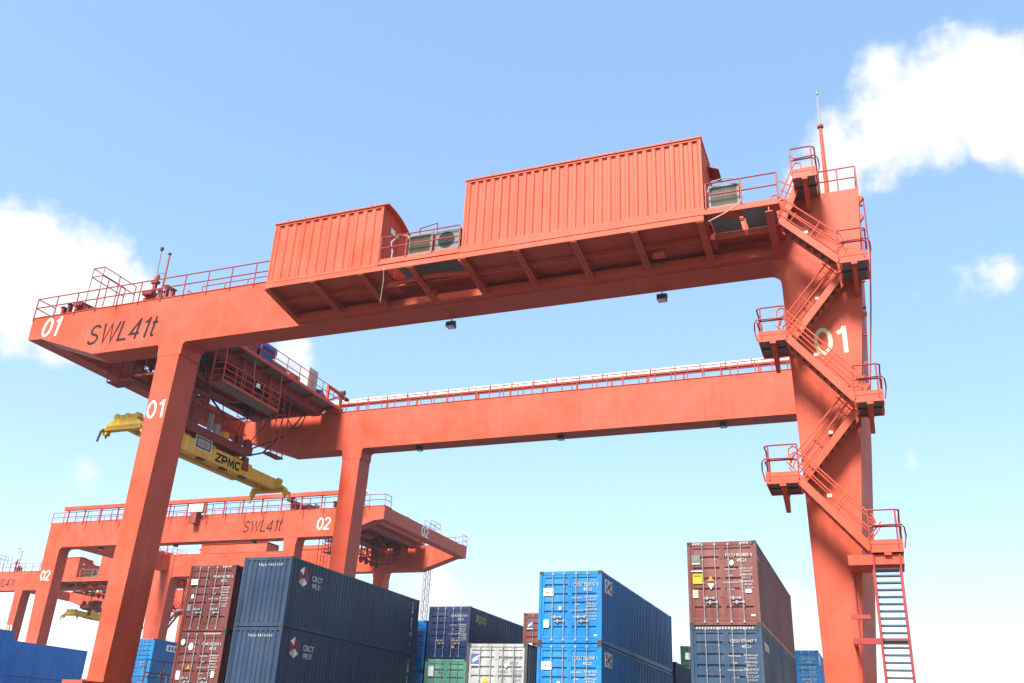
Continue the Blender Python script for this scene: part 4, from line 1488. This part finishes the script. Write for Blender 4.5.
# --- grey stack
xg = -14.72
container(xg, Y1, 0, STD, NAVY, 'lowest container under the grey white one', simple=True)
c = container(xg, Y1, STD + .012, STD, GREY, 'grey white container with yellow triangle left of the bright blue stack', rod=GREY, frame_m=CASTING, door_m=GREY)
plate(c, 'header_sheet', W / 2, STD - .07, 2.1, .1, GREY, off=.014)
door_text(c, STD, ('TXGU 171462', '45G1', ROWS), GREYT)
wave_plate(c, .36, STD - .58, .38, SIGNB, WHITE)
triangle(c, .80, STD - 1.28, .26, SIGNY)
plate(c, 'cream_label', .34, STD - 1.82, .2, .24, SIGNC, off=.012)
triangle(c, .80, STD - 1.84, .2, WHITE, True)
dot(c, 1.60, STD - .78, .07, WHITE)

# --- steel blue stack (plain corrugated ends)
xd = -25.55
names = ['lowest steel blue container of the left pair of stacks', 'steel blue container with red logo, second of its stack', 'topmost steel blue container with red and white logo on its long side']
for k in range(3):
    c = container(xd, Y1, k * (HC + .012), HC, STEELB, names[k], front='end', group='steel blue corrugated containers')
    if k == 0:
        continue
    text('T B J U  4 8 6 0 2 6 8' if k == 2 else 'T B J U  4 8 1 0 6 0 2', .14, FAINT, c, (1.38, .016, HC - .34), bold=.0, ext=.002)
    # hexagon mark: red upper facets, cream lower facets
    X = W + .004
    hx = [(1.05 + .42 * math.sin(t * math.pi / 3), HC - .70 + .42 * math.cos(t * math.pi / 3)) for t in range(6)]
    cy, cz = 1.05, HC - .70

    def facet(pts, m):
        MB().prism(pts, 'x', X, X + .004).build('logo_facet', m, c)
    facet([(cy - .03, cz), hx[5], (hx[4][0], hx[4][1])], SIGNR)
    facet([(cy + .02, cz + .03), (cy + .02, hx[0][1]), hx[1]], SIGNR)
    facet([(cy - .04, cz + .06), (hx[5][0] + .02, hx[5][1] + .02), (cy - .02, hx[0][1])], WHITE)
    facet([(cy + .02, cz), (hx[1][0], hx[1][1] - .04), hx[2]], SIGNR)
    facet([(cy - .03, cz - .04), (hx[4][0], hx[4][1] - .04), hx[3]], SIGNC)
    facet([(cy + .02, cz - .04), hx[3], (hx[2][0] - .05, hx[2][1] - .03)], WHITE)
    text('CRCT', .32, FAINT, c, (X + .002, 2.12, HC - .66), '+x', bold=.012, ext=.002)
    text('\u4e2d\u94c1\u7bb1', .24, FAINT, c, (X + .002, 2.1, HC - .98), '+x', bold=.012, ext=.002)
    vt = [('T', 0), ('B', .2), ('48', .4), ('6', .75), ('0', .95), ('2', 1.15), ('45', 1.5), ('1', 2.05)]
    for s, dz in vt:
        text(s, .24, FAINT, c, (X + .002, LN - .75, HC - .32 - dz), '+x', bold=.006, ext=.002)

# --- brown stack at the left
xw = -28.28
names = ['lowest brown container beside the left slim leg', 'brown container with orange triangle, second of the left stack', 'topmost brown door container left of the steel blue ones']
for k in range(3):
    c = container(xw, Y1 - .1, k * (STD + .20 + .012), STD + .20, BROWN, names[k], rod=ROD, group='brown containers of the left stack')
    H = STD + .2
    if k == 0:
        continue
    door_text(c, H, ('MHHU 407082 4' if k == 2 else 'CBHU 832250 5', '45G1', ROWS), WHITE)
    if k == 2:
        plate(c, 'white_label', .33, H - .70, .34, .24, WHITE, off=.012)
        dot(c, .36, H - 1.32, .09, WHITE)
        plate(c, 'grey_label', .28, H - 1.80, .2, .28, GREYT, off=.012)
        hazard(c, H, [(1.7, 2.2)])
    else:
        dot(c, .30, H - .42, .13, WHITE)
        dot(c, .75, H - .60, .15, WHITE)
        triangle(c, .80, H - 1.42, .2, SIGNO)
        plate(c, 'white_label', .33, H - 1.75, .2, .34, WHITE, off=.012)
        plate(c, 'white_label', 2.1, H - 1.70, .14, .26, WHITE, off=.012)
        hazard(c, H, [(1.3, 2.2)])

# --- second bay
container(-22.9, Y2, 0, HC, NAVY, 'lowest container under the mint green one', simple=True)
c = container(-22.9, Y2, HC + .012, HC, GREEN, 'mint green container under the navy one with yellow lettering')
plate(c, 'white_label', .36, HC - .62, .3, .5, WHITE, off=.012)
plate(c, 'grey_label', .85, HC - .62, .06, .14, GREYT, off=.012)
c = container(-22.9, Y2, 2 * HC + .024, STD + .1, NAVY, 'navy container with yellow lettering on its long side, above the mint green one')
door_text(c, STD + .1, ('SKHU 872216 0', '45G1', ROWS), WHITE)
text('SKJOO', .50, GOLD, c, (W + .006, 1.5, STD - .45), '+x', shear=.25, bold=.02, ext=.002)
triangle(c, 1.55, .62, .2, SIGNO)
plate(c, 'white_label', 2.2, 1.1, .18, .34, AC_CASE, off=.012)
for k, nm in enumerate(('lowest deep blue container behind the steel blue stack', 'deep blue container second up behind the steel blue stack', 'topmost deep blue container squeezed between the steel blue and navy ones')):
    c = container(-25.5, Y2 + .1, k * (STD + .012), STD, DEEPB, nm, group='deep blue containers behind the steel blue stack', simple=k == 0)
    if k:
        door_text(c, STD, ('CSNU 610334 2', '45G1', ROWS), WHITE)
for k, nm in enumerate(('lowest of the red stack behind the grey white container', 'middle of the red stack behind the grey white container', 'topmost small red container peeking left of the bright blue stack')):
    c = container(-17.4, Y2, k * (STD + .11 + .012), STD + .11, MAROON, nm, simple=k == 0, group='red containers behind the bright blue stack')
    if k == 2:
        wave_plate(c, .36, STD - .50, .36, SIGNB, WHITE)
        plate(c, 'white_label', .4, STD - 1.55, .24, .3, WHITE, off=.012)
for k, nm in enumerate(('lowest dark container behind the bright blue stack', 'dark navy container just behind the bright blue stack')):
    container(-11.9, Y2, k * (HC + .012), HC, NAVY, nm, simple=True)

# --- third bay
for k, nm in enumerate(('lowest dark green container far behind', 'middle dark green container far behind', 'dark green door container glimpsed between the blue and maroon stacks')):
    c = container(-11.9, Y3, k * (STD + .06), STD + .05, DGREEN, nm, simple=k == 0, group='dark green containers far behind')
    if k:
        plate(c, 'white_label', .45, STD - .55, .3, .4, WHITE, off=.012)
        plate(c, 'white_label', 2.05, STD - .5, .3, .4, WHITE, off=.012)
for k, nm in enumerate(('lowest light blue container far right', 'middle light blue container far right', 'topmost light blue door container between the maroon stack and the stair tower')):
    c = container(-6.2, Y3 + .6, k * (STD + .012), STD, SKYB, nm, simple=k == 0, group='light blue containers far right')
    if k:
        door_text(c, STD, ('LYGU 350226 4', '45G1', ROWS), WHITE)
        plate(c, 'white_label', .4, STD - .6, .3, .24, WHITE, off=.012)
        plate(c, 'logo_plate', .9, STD - .5, .8, .5, WHITE, 'side', off=.012)

# --- far left stacks in the next block
for k, nm in enumerate(('lowest royal blue container at the left edge', 'royal blue container second up at the left edge', 'topmost royal blue container cut off by the left edge')):
    container(-58.2 - W, 50.7 - LN, k * (STD + .012), STD, DEEPB, nm, simple=True, group='royal blue containers at the left edge')
for k, nm in enumerate(('lowest royal blue container left of the near slim leg', 'royal blue container under the topmost one left of the near leg', 'topmost royal blue container showing its long side left of the near leg')):
    container(-64.75 - W, 64.3 - LN, k * (STD + .012), STD, DEEPB, nm, simple=True, group='royal blue containers left of the near leg')
for k, nm in enumerate(('lowest bright blue container behind the railing', 'bright blue container second up behind the red railing', 'topmost bright blue container with white sign behind the red railing')):
    c = container(-49.3 - W, 55.0, k * (STD + .012), STD, SKYB, nm, simple=k == 0, group='bright blue containers right of the near leg')
    if k == 2:
        plate(c, 'logo_plate', 2.1, STD - .50, 1.5, .45, WHITE, 'side', off=.012)
        sd = MB()
        for q in range(4):
            sd.box(W + .0065, W + .010, 1.55 + q * .33, 1.75 + q * .33, STD - .62, STD - .38)
        sd.build('logo_mark', SIGNB, c)

# ------------------------------------------------------------------ lattice light mast far away
lm = empty('light_mast', (-65.6, 130, 0))
tag(lm, 'thin pale lattice mast far off beyond the crane 02 cantilever', 'mast')
s = .38
legs = MB()
for a, b in ((-s, -s), (s, -s), (s, s), (-s, s)):
    legs.tube([(a, b, 0), (a, b, 27.5)], .07, 5)
legs.build('corner_posts', GALV, lm)
br = MB()
k = 0
z = 0
while z < 27:
    for (a, b), (c2, d) in (((-s, -s), (s, -s)), ((s, -s), (s, s)), ((s, s), (-s, s)), ((-s, s), (-s, -s))):
        br.tube([(a, b, z), (c2, d, z + .8)] if k % 2 else [(c2, d, z), (a, b, z + .8)], .035, 4)
    z += .8
    k += 1
br.build('bracing', GALV, lm)
MB().box(-.9, .9, -.6, .6, 27.5, 27.62).build('lamp_platform', GALV, lm)

# ------------------------------------------------------------------ thin haze volume over the yard, added to imitate lens veil
hz = MB().box(-420, 320, -120, 460, -1.0, 30.0)
hm = bpy.data.materials.new('lens_veil_haze')
hm.use_nodes = True
for nd_ in list(hm.node_tree.nodes):
    hm.node_tree.nodes.remove(nd_)
ho_ = hm.node_tree.nodes.new('ShaderNodeOutputMaterial')
pv = hm.node_tree.nodes.new('ShaderNodeVolumePrincipled')
pv.inputs['Color'].default_value = (0.93, 0.96, 1.0, 1)
pv.inputs['Density'].default_value = 0.00025
pv.inputs['Anisotropy'].default_value = 0.2
hm.node_tree.links.new(pv.outputs['Volume'], ho_.inputs['Volume'])
haze = hz.build('haze', hm)
tag(haze, 'thin pale haze added as lens veil over the container yard', None, kind='stuff')
